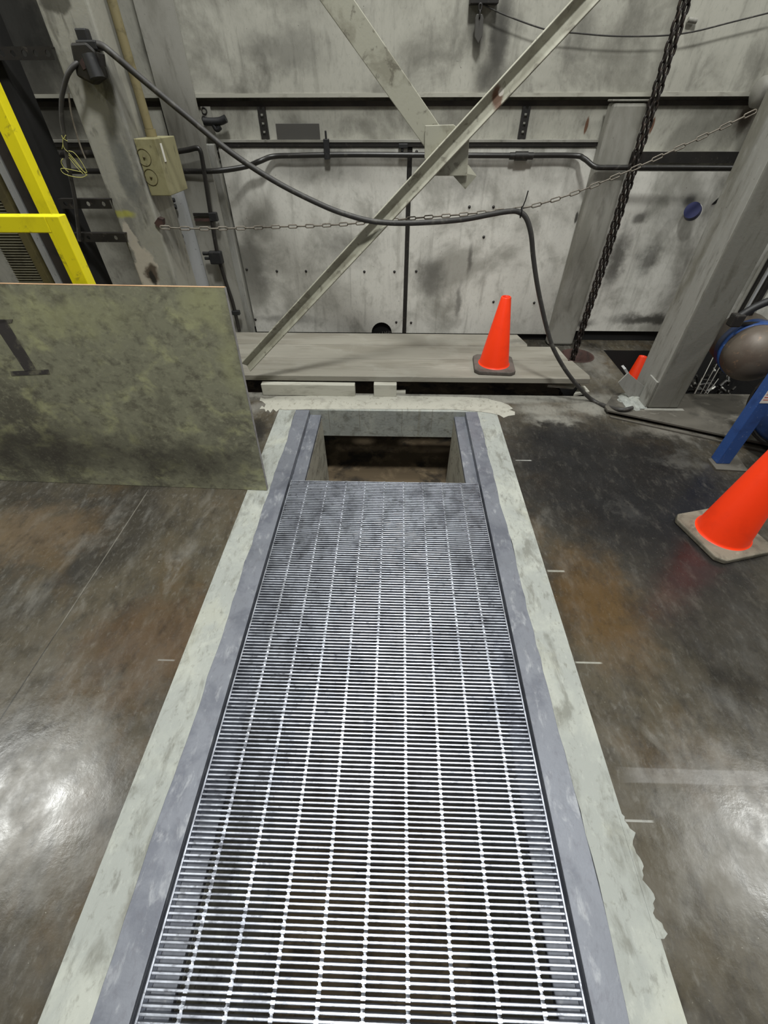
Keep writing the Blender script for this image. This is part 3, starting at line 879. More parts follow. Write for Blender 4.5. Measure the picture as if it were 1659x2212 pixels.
# bearers carrying the planks at both ends of the opening
MB().box(-1.43, -1.305, 2.70, 3.40, 0.001, 0.0915).build('timber_bearer', m_block, **T('timber bearer under the plank ends behind the plywood', 'timber bearer'))
b = MB().box(0.5, 1.30, 2.667, 2.70, -0.03, 0.05)
# scraps of board by the cable
def scrap(pts, z, th, label):
    MB().prism([tuple(PZ(u, v, z)) for u, v in pts], (0, 0, th)).build('board_scrap', m_block, **T(label, 'board scrap', 'pale board scraps beside the planks'))
scrap(((1182, 836), (1245, 827), (1250, 829), (1238, 841)), 0.02, 0.018, 'long pale board scrap tucked under the plank tip')
scrap(((1238, 856), (1250, 838), (1262, 838), (1272, 850)), 0.001, 0.016, 'small pale board scrap under the black cable')
scrap(((856, 846), (876, 845), (876, 851), (856, 851)), 0.001, 0.012, 'tiny pale board scrap beside the short timber block')

# ------------------------------------------------------------------ traffic cones
def cone(at, label, rz=0.0, h=0.455, base=0.275, bm=None, tilt=(0, 0)):
    bm = bm or m_conebase
    t = thing('traffic_cone', label, 'traffic cone', (0, 0, 0), 'orange traffic cones')
    hb = base / 2
    c = 0.03
    poly = [(hb - c, -hb, 0), (hb, -hb + c, 0), (hb, hb - c, 0), (hb - c, hb, 0), (-hb + c, hb, 0), (-hb, hb - c, 0), (-hb, -hb + c, 0), (-hb + c, -hb, 0)]
    MB().prism(poly, (0, 0, 0.026)).build('base', bm, t, bevel=0.006)
    rb, rt = base * 0.36, 0.031
    z0 = 0.024
    prof = [(rb + 0.012, z0), (rb + 0.004, z0 + 0.004), (rb, z0 + 0.014), (rt, h - 0.004), (rt - 0.003, h), (rt - 0.008, h - 0.001), (rt - 0.009, h - 0.03), (rb - 0.02, z0 + 0.01)]
    MB().lathe(prof, (0, 0, 0), (0, 0, 1), 56).build('cone_body', m_orange, t)
    t.location = at
    t.rotation_euler = (tilt[0], tilt[1], rz)
    return t
cc = (PZ(1022, 800, .13) + PZ(1108, 815, .13) + PZ(1110, 785, .13) + PZ(1024, 772, .13)) / 4
cone((cc.x, cc.y + 0.005, 0.1305), 'orange traffic cone standing on the planks', R(-4), bm=m_conebase2)
pc = PZ(1568, 1172, 0.0)
ca = PZ(1462, 1126), PZ(1530, 1216), PZ(1655, 1190)
ctr = (ca[0] + ca[2]) / 2
side = (ca[1] - ca[0]).length
cone((ctr.x, ctr.y, 0.001), 'orange traffic cone standing on the dark floor beside the blue machine leg', math.atan2((ca[2] - ca[1]).y, (ca[2] - ca[1]).x), h=0.72 * 0.98, base=0.30)
ap = PZ(1391, 772, 0.0)
cone((ap.x - 0.02, ap.y - 0.03, -0.427), 'orange traffic cone down in the dark side pit behind the scuffed column', R(20), h=0.43, base=0.26, tilt=(R(-6), R(6)))

# ------------------------------------------------------------------ plywood sheet leaning on the rail
A0, A1 = PZ(577, 1060, 0.0), PZ(0, 1038, 0.0)
dirx = (A1 - A0).normalized()
TR = PX(484, 622, A0.x)
TR.x = A0.x
L_ = 1.75
lean = Vector((0, TR.y - A0.y, TR.z))
Bq = [A0 + Vector((0, 0, 0.002)), A0 + dirx * L_ + Vector((0, 0, 0.002)), A0 + dirx * L_ + lean, A0 + lean]
nback = dirx.cross(lean).normalized()
if nback.y < 0:
    nback = -nback
t = thing('plywood_sheet', 'weathered greenish plywood sheet leaning upright beside the trench', 'plywood sheet', A0)
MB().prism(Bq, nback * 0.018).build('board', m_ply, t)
e = 0.0008
MB().prism([Bq[3] + lean.normalized() * e, Bq[2] + lean.normalized() * e, Bq[2] + lean.normalized() * e + nback * 0.018, Bq[3] + lean.normalized() * e + nback * 0.018], lean.normalized() * 0.0012).build('top_edge', m_plyedge, t)
MB().prism([Bq[0] - dirx * e, Bq[3] - dirx * e, Bq[3] - dirx * e + nback * 0.018, Bq[0] - dirx * e + nback * 0.018], -dirx * 0.0012).build('end_edge', m_plyside, t)
def PP(u, v):
    dr = _ray(u, v)
    nn = nback
    return CAM + dr * ((Bq[0] - CAM).dot(nn) / dr.dot(nn)) - nn * 0.0004
mk = MB()
for quad in (((-20, 690), (12, 690), (80, 800), (55, 803)), ((22, 802), (105, 798), (108, 808), (25, 812)), ((-25, 694), (28, 689), (26, 697), (-25, 702))):
    mk.prism([PP(u, v) for u, v in quad], -nback * 0.0006)
mk.build('paint_mark', m_marker, t, label='dark faded painted strokes on the plywood')

# ------------------------------------------------------------------ yellow guard rail and posts behind the plywood
t = thing('guard_rail', 'yellow guard rail with a square top bar behind the plywood', 'guard rail', (-0.606, 1.83, 0))
MB().box(-1.282, -1.232, 1.80, 1.85, 0.002, 1.158).build('post', m_yellow, t, bevel=0.003)
MB().box(-2.6, -1.283, 1.80, 1.85, 1.106, 1.158).build('top_rail', m_yellow, t, bevel=0.003)
MB().box(-2.55, -2.50, 1.80, 1.85, 0.002, 1.105).build('post', m_yellow, t, bevel=0.003)
MB().box(-1.512, -1.458, 2.10, 2.15, 0.002, 2.6).build('yellow_post', m_yellow, bevel=0.003, **T('tall yellow square post rising above the yellow guard rail', 'post', None, 'thing'))
t = thing('dark_post', 'dark brown steel post beside the peeling grey column', 'post', (-1.72, 2.5, 0), None, 'thing')
MB().box(-1.815, -1.70, 2.45, 2.58, 0.002, 1.46).build('web', m_brownpost, t, bevel=0.003)
MB().box(-1.699, -1.622, 2.45, 2.58, 0.002, 1.72).build('flange', m_void, t, bevel=0.003)
MB().box(-1.866, -1.83, 2.46, 2.53, 0.002, 1.3).build('rail_post', m_post, bevel=0.003, **T('slim pale grey post beside the olive guard panel', 'post', None, 'thing'))
t = thing('ribbed_guard', 'olive framed guard panel with a ribbed face behind the yellow rail', 'guard', (-1.99, 2.48, 0))
MB().box(-1.915, -1.875, 2.44, 2.52, 0.002, 1.4).build('edge_channel', m_olive, t, bevel=0.003)
b = MB()
zz = 0.3
b.box(-2.07, -1.916, 2.47, 2.52, 0.002, 1.35)
while zz < 1.34:
    b.tube([(-2.07, 2.468, zz), (-1.917, 2.468, zz)], 0.0045, 6)
    zz += 0.0125
b.build('ribbed_face', m_ribbed, t)
MB().box(-3.4, -1.93, 2.75, 3.0, 1.50, 4.2).build('light_blocker', m_brownpost, bevel=0.01, **T('added dark box shading the upper corner above the yellow post', 'light blocker', None, 'thing'))  # added box, blocks the side lamp and stands in for corner shade
# perforated horizontal struts between the dark post and the column
def perforated(x0, x1, z0, z1, y_, label, holes):
    t = thing('perforated_strut', label, 'perforated strut', ((x0 + x1) / 2, y_, z0), 'perforated struts beside the peeling column')
    zc, hr_ = (z0 + z1) / 2, 0.0095
    b = MB()
    hs = sorted(holes)
    xs = [x0] + [0.5 * (hs[i] + hs[i + 1]) for i in range(len(hs) - 1)] + [x1]
    for i, hxx in enumerate(hs):
        a_0, a_1 = xs[i], xs[i + 1]
        an = sorted([2 * math.pi * k / 16 for k in range(16)] + [math.atan2(zc_ - zc, x_ - hxx) % (2 * math.pi) for x_ in (a_0, a_1) for zc_ in (z0, z1)])
        I, O = [], []
        for a in an:
            ca, sa = math.cos(a), math.sin(a)
            ts = []
            if ca > 1e-9: ts.append((a_1 - hxx) / ca)
            if ca < -1e-9: ts.append((a_0 - hxx) / ca)
            if sa > 1e-9: ts.append((z1 - zc) / sa)
            if sa < -1e-9: ts.append((z0 - zc) / sa)
            q_ = min(ts)
            I.append((hxx + hr_ * ca, zc + hr_ * sa))
            O.append((hxx + q_ * ca, zc + q_ * sa))
        m_ = len(an)
        V = [(x, y_, z) for x, z in I] + [(x, y_, z) for x, z in O] + [(x, y_ + 0.005, z) for x, z in I] + [(x, y_ + 0.005, z) for x, z in O]
        FF = []
        for k in range(m_):
            j = (k + 1) % m_
            FF += [(k, j, m_ + j, m_ + k), (2 * m_ + k, 3 * m_ + k, 3 * m_ + j, 2 * m_ + j), (k, 2 * m_ + k, 2 * m_ + j, j), (m_ + k, m_ + j, 3 * m_ + j, 3 * m_ + k)]
        b.add(V, FF)
    b.build('perforated_bar', m_darksteel, t)
    MB().box(x0, x1, y_ + 0.0055, y_ + 0.035, z1 - 0.005, z1).build('top_flange', m_darksteel, t)
    return t
yy_ = 2.42
hl = [PY(u, 115, yy_).x for u in (103, 77, 52, 28, 4)]
hl += [hl[-1] - 0.049 * k for k in range(1, 18)]
perforated(hl[-1] - 0.02, PY(113, 115, yy_).x, PY(60, 130, yy_).z, PY(60, 100, yy_).z, yy_, 'dark perforated strut at eye level above the dark brown post', hl)
hl = [PY(u, 440, yy_).x for u in (223, 190, 158, 141)]
perforated(PY(129, 440, yy_).x, PY(238, 440, yy_).x, PY(190, 451, yy_).z, PY(190, 430, yy_).z, yy_, 'dark perforated strut at the height of the junction box underside', hl)
hl = [PY(u, 514, yy_).x for u in (250, 191, 176)]
perforated(PY(160, 514, yy_).x, PY(271, 514, yy_).x, PY(215, 523, yy_).z, PY(215, 504, yy_).z, yy_, 'dark perforated strut level with the yellow paint smear, lowest of three', hl)

# ------------------------------------------------------------------ electrical gear on the peeling column
t = thing('junction_box', 'tan junction box with two round knockouts mounted on the peeling column', 'junction box', (-1.14, 2.57, 1.13))
MB().box(-1.1835, -1.088, 2.462, 2.69, 1.133, 1.338).build('box_body', m_jbox, t, bevel=0.003)
for (u, v) in ((311, 340), (326, 383)):
    c = PY(u, v, 2.461)
    for rr in (0.030,):
        MB().tube([(c.x + rr * math.cos(2 * math.pi * k / 28), 2.4615, c.z + rr * math.sin(2 * math.pi * k / 28)) for k in range(28)], 0.0016, 5, closed=True).build('knockout_ring', m_olive, t)
    MB().lathe([(0, 0.003), (0.005, 0.003), (0.006, 0)], c, (0, -1, 0), 10).build('knockout_centre', m_olive, t)
MB().box(-1.0872, -1.0866, 2.50, 2.52, 1.255, 1.32).build('sticker', m_label, t, label='small white sticker')
b = MB().cyl((-1.158, 2.60, 1.3385), (-1.158, 2.60, 1.365), 0.024)
b.build('conduit_bushing', m_tan, t)
MB().tube([(-1.160, 2.60, 1.366), (-1.160, 2.60, 3.2)], 0.019, 16).build('tan_conduit', m_tan, **T('tan conduit rising from the top of the tan junction box', 'conduit'))

# clamps below the box
def lug(u, v, y_, label):
    b = MB()
    for (du, dv, r) in ((0, -7, 0.013), (4, 8, 0.012), (-3, 2, 0.016)):
        c = PY(u + du, v + dv, y_)
        b.cyl(c + Vector((-0.022, 0, 0)), c + Vector((0.022, 0.004, 0.002)), r, 10)
    b.build('beam_clamp', m_black, **T(label, 'beam clamp', 'black beam clamps'))
lug(370, 440, 3.455, 'black beam clamp just below the tan junction box')
lug(388, 518, 3.455, 'black beam clamp below the left end of the thin chain')

# conduit elbow going down beside the panel
yc = 3.395
pts = [PY(u, v, yc) for u, v in ((380, 328), (405, 324), (424, 320), (432, 325), (437, 345), (447, 410), (458, 480), (470, 548), (488, 610), (503, 655), (517, 715))]
t = thing('conduit_run', 'black conduit elbow dropping from the junction box past the wall panel edge', 'conduit', pts[-1])
MB().tube(smooth_path(pts, 6), 0.0135, 12).build('pipe', m_pipe, t)
c = PY(470, 554, yc)
MB().box(c.x - 0.055, c.x + 0.035, yc - 0.03, yc + 0.018, c.z - 0.045, c.z + 0.035).build('conduit_body', m_black, t, bevel=0.008)
MB().cyl((c.x - 0.10, yc, c.z + 0.018), (c.x - 0.056, yc, c.z + 0.018), 0.012).cyl((c.x - 0.095, yc, c.z - 0.012), (c.x - 0.056, yc, c.z - 0.012), 0.010).build('side_outlet', m_black, t)
c = PY(510, 675, yc)
MB().box(c.x - 0.03, c.x + 0.03, yc - 0.018, yc + 0.016, c.z - 0.016, c.z + 0.016).build('coupling', m_black, t, bevel=0.005)
c = PY(462, 470, yc)
MB().box(c.x - 0.028, c.x + 0.026, yc - 0.018, yc + 0.018, c.z - 0.02, c.z + 0.03).build('strap', m_black, t, bevel=0.005)
c = PY(420, 470, 3.45)
t = thing('strut_stub', 'short rusty double bar holding the black conduit', 'strut', (c.x + 0.04, 3.45, c.z))
for dz in (0.018, -0.012):
    MB().box(c.x, c.x + 0.14, 3.44, 3.458, c.z + dz - 0.008, c.z + dz + 0.008).build('bar', m_rust if dz < 0 else m_darksteel, t)
# long horizontal conduit
yh = 3.572
pts = [PY(u, v, 3.44) for u, v in ((-300, 368), (200, 370), (395, 370), (470, 369))] + [PY(u, v, 3.52) for u, v in ((530, 360), (562, 348))] + [PY(u, v, yh) for u, v in ((590, 338), (640, 336), (760, 334), (900, 335), (1100, 336), (1235, 336))] + [PY(1262, 343, 3.53)] + [PY(u, v, 3.47) for u, v in ((1285, 360), (1320, 362), (1450, 362), (1600, 363), (1750, 364))]
t = thing('conduit_run', 'long black conduit kinked along the top of the white wall panels', 'conduit', pts[8])
MB().tube(smooth_path(pts, 6), 0.0145, 12).build('pipe', m_pipe, t)
c = PY(1126, 337, yh)
MB().cyl((c.x - 0.04, yh, c.z), (c.x + 0.04, yh, c.z), 0.024).cyl((c.x - 0.075, yh, c.z), (c.x - 0.04, yh, c.z), 0.019).cyl((c.x + 0.04, yh, c.z), (c.x + 0.075, yh, c.z), 0.019).build('conduit_fitting', m_pipe, t)
for u in (706,):
    c = PY(u, 320, yh)
    MB().box(c.x - 0.018, c.x + 0.018, 3.552, 3.587, c.z - 0.055, c.z + 0.045).box(c.x - 0.006, c.x + 0.006, 3.562, 3.574, c.z + 0.045, c.z + 0.085).build('pipe_hanger', m_black, t, bevel=0.003)
c = PY(876, 315, 3.58)
MB().box(c.x - 0.045, c.x + 0.015, 3.565, 3.587, c.z - 0.012, c.z + 0.012).box(c.x - 0.03, c.x - 0.012, 3.57, 3.587, c.z - 0.03, c.z - 0.012).build('bracket', m_black, t, bevel=0.004)
# second dark pipe to the left, behind the posts
MB().tube([(-3.3, 3.52, 1.215), (-1.46, 3.52, 1.215)], 0.02, 12).build('dark_pipe', m_pipe, **T('thick dark pipe behind the yellow wire coil', 'pipe'))
# bolted bracket at the wall column corner
t = thing('cable_clamp', 'dark cable clamp on a bolted plate at the broad wall column', 'cable clamp', PY(450, 290, 3.6))
a, c = PY(432, 230, 3.6), PY(450, 300, 3.6)
MB().box(a.x, a.x + 0.06, 3.606, 3.612, c.z + 0.02, a.z).build('plate', m_grey, t)
for (u, v) in ((441, 239), (442, 258)):
    c = PY(u, v, 3.604)
    MB().tube([(c.x + 0.015 * math.cos(2 * math.pi * k / 20), 3.604, c.z + 0.015 * math.sin(2 * math.pi * k / 20)) for k in range(20)], 0.004, 6, closed=True).build('washer', m_darksteel, t)
MB().tube(smooth_path([PY(u, v, 3.57) for u, v in ((440, 262), (455, 263), (475, 262), (488, 256))], 4), 0.02, 10, rs=None).build('clamp_body', m_black, t)
MB().tube(smooth_path([PY(u, v, 3.57) for u, v in ((460, 268), (468, 280), (476, 274))], 4), 0.014, 10).build('clamp_bolt', m_black, t)

# plug and receptacle on the column
yp = 2.425
t = thing('power_plug', 'black industrial plug and receptacle hanging on the peeling column', 'power plug', PY(195, 160, yp))
def pbox(u0, v0, u1, v1, y_, dep, slope=0.39):
    # a box that follows the column's vertical direction between two picture heights
    a0 = PY(u0, v0, y_)
    a1 = PY(u1, v1, y_)
    return a0, a1
a = PY(174, 61, yp)
MB().box(a.x - 0.02, a.x + 0.024, yp - 0.015, yp + 0.02, PY(180, 92, yp).z, a.z).build('connector_body', m_black, t, bevel=0.005)
a = PY(191, 98, yp)
MB().box(a.x - 0.035, a.x + 0.045, yp - 0.025, yp + 0.022, a.z - 0.015, a.z + 0.013).build('collar', m_black, t, bevel=0.005)
a = PY(186, 126, yp)
MB().prism([(a.x - 0.05, yp - 0.03, a.z - 0.05), (a.x + 0.005, yp - 0.03, a.z - 0.075), (a.x + 0.055, yp - 0.03, a.z - 0.055), (a.x + 0.06, yp - 0.03, a.z + 0.02), (a.x + 0.035, yp - 0.03, a.z + 0.042), (a.x - 0.03, yp - 0.03, a.z + 0.04)], (0, 0.05, 0)).build('receptacle_box', m_darksteel, t, bevel=0.008)
a = PY(208, 135, yp)
MB().cyl((a.x, yp - 0.045, a.z + 0.02), (a.x + 0.01, yp - 0.05, a.z - 0.045), 0.024, 14, 0.028).build('hinged_cap', m_black, t)
MB().cyl(PY(217, 115, yp - 0.03), PY(221, 142, yp - 0.03), 0.014, 12).build('latch', m_darksteel, t)
MB().prism([PY(u, v, yp - 0.032) for u, v in ((171, 135), (177, 125), (182, 132), (188, 128), (190, 146), (180, 151))], (0, 0.002, 0)).build('worn_sticker', m_rust, t)
# cords from the plug
cord = [PY(u, v, yy) for u, v, yy in ((175, 132, 2.41), (160, 142, 2.39), (147, 160, 2.38), (139, 185, 2.38), (133, 215, 2.38), (133, 255, 2.38), (138, 290, 2.38), (144, 330, 2.38), (152, 380, 2.385), (162, 430, 2.39), (168, 480, 2.395), (172, 520, 2.40))]
MB().tube(smooth_path(cord, 6), 0.0085, 10).build('drop_cord', m_cable, **T('black cord dropping from the plug through the yellow wire coil', 'cord'))
cord = [PY(u, v, 2.385) for u, v in ((148, 200), (155, 250), (172, 310), (185, 343))]
MB().tube(smooth_path(cord, 6), 0.0035, 8).build('thin_cord', m_thin, **T('thin grey string hanging beside the black drop cord', 'cord'))
yw = 2.37
b = MB()
b.tube(smooth_path([PY(u, v, yw) for u, v in ((148, 330), (165, 350), (185, 376), (188, 378), (178, 383), (160, 382), (140, 376), (132, 368), (134, 364), (150, 366), (178, 372))], 6), 0.0015, 6)
b.tube(smooth_path([PY(u, v, yw) for u, v in ((148, 334), (160, 348), (178, 368), (188, 374))], 6), 0.0015, 6)
b.tube(smooth_path([PY(u, v, yw) for u, v in ((149, 340), (163, 358), (180, 376))], 6), 0.0015, 6)
b.tube(smooth_path([PY(u, v, yw) for u, v in ((148, 326), (160, 330), (176, 350), (188, 372))], 6), 0.0013, 6)
b.tube(smooth_path([PY(u, v, yw) for u, v in ((136, 343), (132, 350), (138, 362), (148, 372))], 6), 0.0015, 6)
b.tube(smooth_path([PY(u, v, yw - 0.01) for u, v in ((133, 292), (137, 300), (142, 292))], 4), 0.0015, 6)
b.tube(smooth_path([PY(u, v, yw - 0.01) for u, v in ((137, 300), (146, 305))], 4), 0.0013, 6)
b.tube(smooth_path([PY(u, v, yw - 0.01) for u, v in ((136, 312), (134, 322))], 4), 0.0013, 6)
b.tube(smooth_path([PY(u, v, yw) for u, v in ((136, 300), (136, 312), (140, 322), (147, 328))], 4), 0.0013, 6)
b.build('wire_coil', m_wire, **T('loose yellow wire coil around the black drop cord', 'wire'))

# ------------------------------------------------------------------ draped cable, thin chain, zip tie
cab = [(203, 96, 2.42), (222, 100, 2.41), (250, 122, 2.41), (300, 165, 2.43), (400, 248, 2.46), (500, 330, 2.48), (600, 395, 2.50), (700, 445, 2.51), (760, 467, 2.515), (805, 478, 2.52), (860, 482, 2.53), (930, 480, 2.55), (1000, 474, 2.58), (1060, 463, 2.60), (1095, 457, 2.61), (1118, 457, 2.615), (1136, 470, 2.61), (1147, 505, 2.60), (1152, 555, 2.60), (1160, 612, 2.59), (1170, 662, 2.585), (1182, 712, 2.58), (1195, 752, 2.57), (1220, 797, 2.56), (1250, 836, 2.565)]
pts = [PY(u, v, y_) for u, v, y_ in cab] + [PZ(1278, 863, 0.014), PZ(1308, 877, 0.014), PZ(1340, 885, 0.045), PZ(1366, 881, 0.05)]
MB().tube(smooth_path(pts, 8), 0.0125, 12).build('draped_cable', m_cable, **T('thick black cable draped across the wall and down to the floor', 'cable'))
thin = [(346, 491, 2.425), (420, 494, 2.49), (520, 493, 2.58), (600, 490, 2.64), (700, 487, 2.66), (800, 480, 2.66), (900, 471, 2.65), (1000, 463, 2.64), (1080, 455, 2.63), (1127, 450, 2.62), (1180, 437, 2.61), (1260, 410, 2.60), (1370, 364, 2.59), (1450, 327, 2.585), (1540, 285, 2.58), (1620, 246, 2.575), (1640, 237, 2.573)]
chain_mesh(smooth_path([PY(u, v, y_) for u, v, y_ in thin], 10), 0.052, 0.020, 0.0031, n=6, m=14).build('hanging_chain', m_thin, **T('thin steel chain strung between the two grey columns', 'chain'))
z0, z1 = PY(1127, 452, 2.60), PY(1141, 412, 2.59)
b = MB().tube([z0 + Vector((0, 0.014 * math.cos(2 * math.pi * k / 14), 0.0 + 0.024 * math.sin(2 * math.pi * k / 14) - 0.012)) for k in range(14)], 0.0025, 6, closed=True)
b.tube([z0, (z0 + z1) / 2 + Vector((0.003, 0, 0)), z1], 0.0028, 6).build('zip_tie', m_zip, **T('black zip tie sticking up where cable and chain are tied', 'zip tie'))

# ------------------------------------------------------------------ hoist chain and hole liner
b = MB()
yk = 3.32
x_ = 1.405
chain_mesh([(x_ - 0.013, yk, 2.6), (x_ + 0.002, yk, 1.4), (x_ + 0.012, yk, 0.6), (x_ + 0.02, yk, -0.35)], 0.052, 0.034, 0.0075, b, 7, 14)
chain_mesh([(x_ + 0.027, yk + 0.012, 2.585), (x_ + 0.036, yk + 0.012, 1.4), (x_ + 0.046, yk + 0.012, 0.6), (x_ + 0.034, yk + 0.012, -0.35)], 0.052, 0.034, 0.0075, b, 7, 14)
b.build('hoist_chain', m_chain, **T('heavy black double hoist chain hanging into the round floor hole', 'chain'))
MB().lathe([(hr - 0.0015, -0.26), (hr - 0.0015, 0.003), (hr + 0.010, 0.003), (hr + 0.010, 0.0005)], (hx, hy, 0), (0, 0, 1), 48).build('hole_liner', m_rust, **T('rusty round sleeve lining the chain hole in the floor', 'pipe sleeve'))

# ------------------------------------------------------------------ upper wall: wire, hanging clamp, hook
wp = [PY(u, v, 3.555) for u, v in ((1045, 10), (1090, 32), (1180, 64), (1250, 72), (1330, 78), (1430, 77), (1500, 68), (1580, 48), (1700, 18))]
MB().tube(smooth_path(wp, 6), 0.0035, 8).build('slack_wire', m_cable, **T('slack dark wire hanging across the upper wall sheet', 'wire'))
yq = 3.54
t = thing('hanging_clamp', 'dark T shaped hanger with a tapered grey blade on the upper wall', 'hanger', PY(1033, 92, yq))
a, c = PY(1015, 8, yq), PY(1078, 0, yq)
MB().box(a.x, c.x, yq, 3.599, a.z, a.z + 0.03).build('cross_bar', m_darksteel, t, bevel=0.003)
a, c = PY(1038, 8, yq), PY(1036, 38, yq)
chain_mesh([a, c - Vector((0, 0, 0.015))], 0.035, 0.024, 0.005).build('link', m_darksteel, t)
MB().prism([PY(u, v, yq) for u, v in ((1030, 30), (1042, 30), (1045, 40), (1042, 78), (1033, 95), (1025, 80), (1027, 40))], (0, 0.02, 0)).build('blade', m_greyplate, t, bevel=0.003)
c = PY(1493, 43, 3.6)
MB().cyl((c.x - 0.025, 3.585, c.z), (c.x + 0.025, 3.585, c.z - 0.006), 0.011).build('wall_hook', m_grey, **T('small rusty hook stub on the wall beside the hoist chain top', 'hook'))

# blue cap on the stained panel
c = PY(1496, 456, 3.53)
ax = Vector((-0.62, -0.68, 0.4)).normalized()
t = thing('blue_cap', 'small round blue cap fixed on the stained white panel', 'cap', c)
MB().cyl(c - ax * 0.02, c + ax * 0.02, 0.052, 28, 0.048).build('disc', m_bluecap, t)
MB().tube([c - ax * 0.021 + (ax.orthogonal().normalized() * math.cos(2 * math.pi * k / 28) + ax.cross(ax.orthogonal().normalized()) * math.sin(2 * math.pi * k / 28)) * 0.051 for k in range(28)], 0.003, 6, closed=True).build('rim', m_label, t)
MB().tube([c - ax * 0.02, Vector((c.x + 0.01, 3.592, c.z + 0.0))], 0.014, 10).build('stem', m_black, t)
MB().prism([PY(u, v, 3.597) for u, v in ((1537, 442), (1543, 436), (1558, 422), (1552, 434), (1545, 441))], (0, 0.002, 0)).build('tape_scrap', m_zip, **T('black torn tape scrap on the stained panel beside the blue cap', 'tape'))

# ------------------------------------------------------------------ steel floor plate under the column
fp = [PZ(1309, 895, 0.0), PZ(1659, 970, 0.0)]
dd = fp[1] - fp[0]
f3 = fp[0] + dd * 1.9
poly = [(fp[0].x, fp[0].y, 0.006), (f3.x, f3.y, 0.006), (f3.x, 2.655, 0.006), (1.50, 2.655, 0.006), (fp[0].x, fp[0].y + 0.05, 0.006)]
t = thing('floor_plate', 'dusty raised steel floor plate under the scuffed column', 'steel plate', (2.2, 2.4, 0.001))
MB().prism([(x, y_, 0.018) for x, y_, z in poly], (0, 0, 0.0135)).build('plate', m_plate, t, bevel=0.002)
MB().prism([(fp[0].x + 0.12, fp[0].y + 0.06, 0.001), (f3.x, f3.y + 0.06, 0.001), (f3.x, 2.63, 0.001), (1.56, 2.63, 0.001)], (0, 0, 0.0165)).build('packing', m_void, t)
poly = [Vector((fp[0].x + 0.01, fp[0].y - 0.045, 0.001)), Vector((f3.x, f3.y - 0.06, 0.001)), Vector((f3.x, f3.y - 0.045, 0.001)), Vector((fp[0].x + 0.01, fp[0].y - 0.030, 0.001))]
MB().prism(poly, (0, 0, 0.008)).build('edge_strip', m_plate, **T('thin steel strip on the floor along the edge of the raised plate', 'steel strip'))
MB().box(1.61, 1.86, 2.425, 2.451, 0.0285, 0.0345).build('base_shim', m_grey, **T('flat shim plate at the foot of the scuffed column', 'shim plate'))

# ------------------------------------------------------------------ blue machine at the right edge
t = thing('air_compressor', 'blue machine with a rusty round tank on a square blue leg', 'machine', (1.95, 2.1, 0))
lx0, lx1, ly = 1.800, 1.872, 1.905
MB().box(lx0, lx1, ly, ly + 0.06, 0.008, 0.62).build('leg', m_blue, t, bevel=0.003)
f4 = [PZ(1528, 993), PZ(1546, 1016), PZ(1615, 1020), PZ(1590, 985)]
MB().prism([(p.x, p.y, 0.001) for p in f4], (0, 0, 0.007)).build('foot_plate', m_plate, t)
# label
lp0, lp1 = PY(1632, 861, ly), PY(1653, 841, ly)
MB().box(lx0 + 0.002, lx1 + 0.012, ly - 0.0012, ly - 0.0004, 0.385, 0.47).build('label_plate', m_label, t, label='white label with red print')
b = MB()
for k, (x0_, x1_, z_, h_) in enumerate(((0.03, 0.08, 0.452, 0.012), (0.008, 0.035, 0.44, 0.004), (0.008, 0.03, 0.43, 0.003), (0.04, 0.07, 0.436, 0.004), (0.008, 0.04, 0.415, 0.004), (0.045, 0.072, 0.42, 0.003), (0.01, 0.035, 0.402, 0.003), (0.04, 0.06, 0.404, 0.004))):
    b.box(lx0 + x0_, lx0 + x1_, ly - 0.0018, ly - 0.0013, z_, z_ + h_)
b.build('label_print', m_redink, t)
# tank with domed end
tc = Vector((2.015, 2.36, 0.435))
ta = Vector((-0.30, -0.95, 0.08)).normalized()
prof = [(0, -0.3), (0.148, -0.3), (0.148, 0.0)] + [(0.148 * math.cos(math.pi / 2 * k / 10), 0.12 * math.sin(math.pi / 2 * k / 10)) for k in range(1, 11)]
MB().lathe(prof, tc, ta, 48).build('tank', m_tank, t)
MB().lathe([(0.1484, -0.14), (0.152, -0.14), (0.152, -0.03), (0.1484, -0.03)], tc, ta, 48).build('blue_band', m_blue, t)
# blue drum behind the leg
MB().lathe([(0, 0.02), (0.15, 0.0), (0.19, -0.04), (0.195, -0.3), (0.0, -0.3)], (2.03, 1.98, 0.31), (-1, -0.35, 0.1), 40).build('motor_drum', m_blue, t)
MB().lathe([(0.20, -0.03), (0.212, -0.03), (0.212, -0.06), (0.20, -0.06)], (2.03, 1.98, 0.31), (-1, -0.35, 0.1), 40).build('drum_rim', m_darksteel, t)
MB().tube(smooth_path([PY(u, v, 2.42) for u, v in ((1588, 690), (1600, 682), (1630, 664), (1670, 648), (1720, 640))], 6), 0.02, 12).build('dark_arm', m_black, t)
MB().tube([PY(1592, 701, 2.45), PY(1620, 700, 2.45), PY(1720, 700, 2.45)], 0.012, 12).build('handle_bar', m_darksteel, t)
c = PY(1582, 690, 2.43)
MB().box(c.x - 0.02, c.x + 0.04, 2.39, 2.44, c.z - 0.03, c.z + 0.035).build('bracket_block', m_darksteel, t, bevel=0.008)
MB().tube([PY(1610, 700, 2.6), PY(1668, 600, 2.6)], 0.01, 10).build('side_stay', m_darksteel, t)

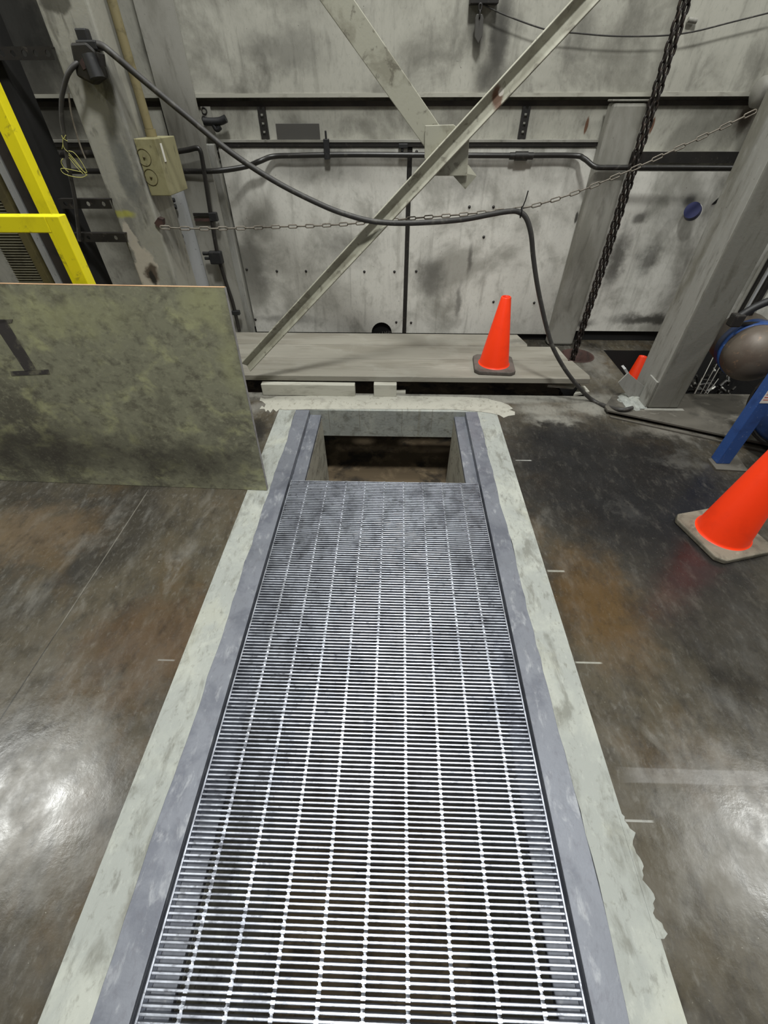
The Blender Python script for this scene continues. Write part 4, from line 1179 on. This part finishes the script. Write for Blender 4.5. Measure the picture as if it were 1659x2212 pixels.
# upright pipes behind the scuffed column
ug = 'upright pipes behind the scuffed column'
for i, (u, mt, r, lb) in enumerate(((1608, m_grey, 0.011, 'pale slim upright pipe tight behind the scuffed column'), (1618, m_darksteel, 0.014, 'dark upright pipe second from the scuffed column'), (1628, m_post, 0.010, 'light grey upright pipe third from the scuffed column'), (1638, m_darksteel, 0.016, 'thick dark upright pipe fourth from the scuffed column'), (1650, m_grey, 0.010, 'pale slim upright pipe farthest from the scuffed column'))):
    p = PY(u, 640, 3.48 + 0.012 * i)
    MB().tube([(p.x, p.y, 0.002), (p.x, p.y, 2.6)], r, 12).build('upright_pipe', mt, **T(lb, 'pipe', ug))

# scrap rods and bits in the side pit
rg = 'scrap rods in the side pit'
for (a, c, r, lb) in ((((1527, 799), (1541, 771), 0.004, 'thin bright scrap rod nearest the tank band, shortest of three')), (((1530, 820), (1553, 778), 0.0035, 'thin dull scrap rod between two brighter ones')), (((1532, 833), (1560, 784), 0.0045, 'long bright scrap rod leaning under the tank')), (((1500, 850), (1517, 816), 0.004, 'short scrap rod beside the scuffed column foot')), (((1524, 856), (1552, 818), 0.0045, 'bent looking scrap rod low in the debris'))):
    P0 = PY(a[0], a[1], 3.0)
    P1 = PY(c[0], c[1], 3.04)
    dd_ = (P0 - P1).normalized()
    kk = (P0.z + 0.425) / max(-dd_.z, 0.2)
    MB().tube([P0 + dd_ * kk, P1], r * 0.75, 8).build('scrap_rod', m_bright, **T(lb, 'scrap rod', rg))
random.seed(21)
b = MB()
for k in range(110):
    x, y_ = random.uniform(2.12, 2.75), random.uniform(3.14, 3.36)
    c = Vector((x, y_, -0.41 + random.uniform(0, 0.6) * (y_ - 2.8)))
    dv_ = Vector((random.uniform(-1, 1), random.uniform(-1, 1), random.uniform(-0.2, 0.7))).normalized() * random.uniform(0.03, 0.10)
    b.tube([c, c + dv_], random.uniform(0.005, 0.016), 6, smooth=False)
b.build('scrap_debris', m_scrap, **T('heap of dark metal scrap at the bottom of the side pit', 'scrap', None, 'stuff'))

for o in sc.objects:
    if '_at' in o:
        del o['_at']
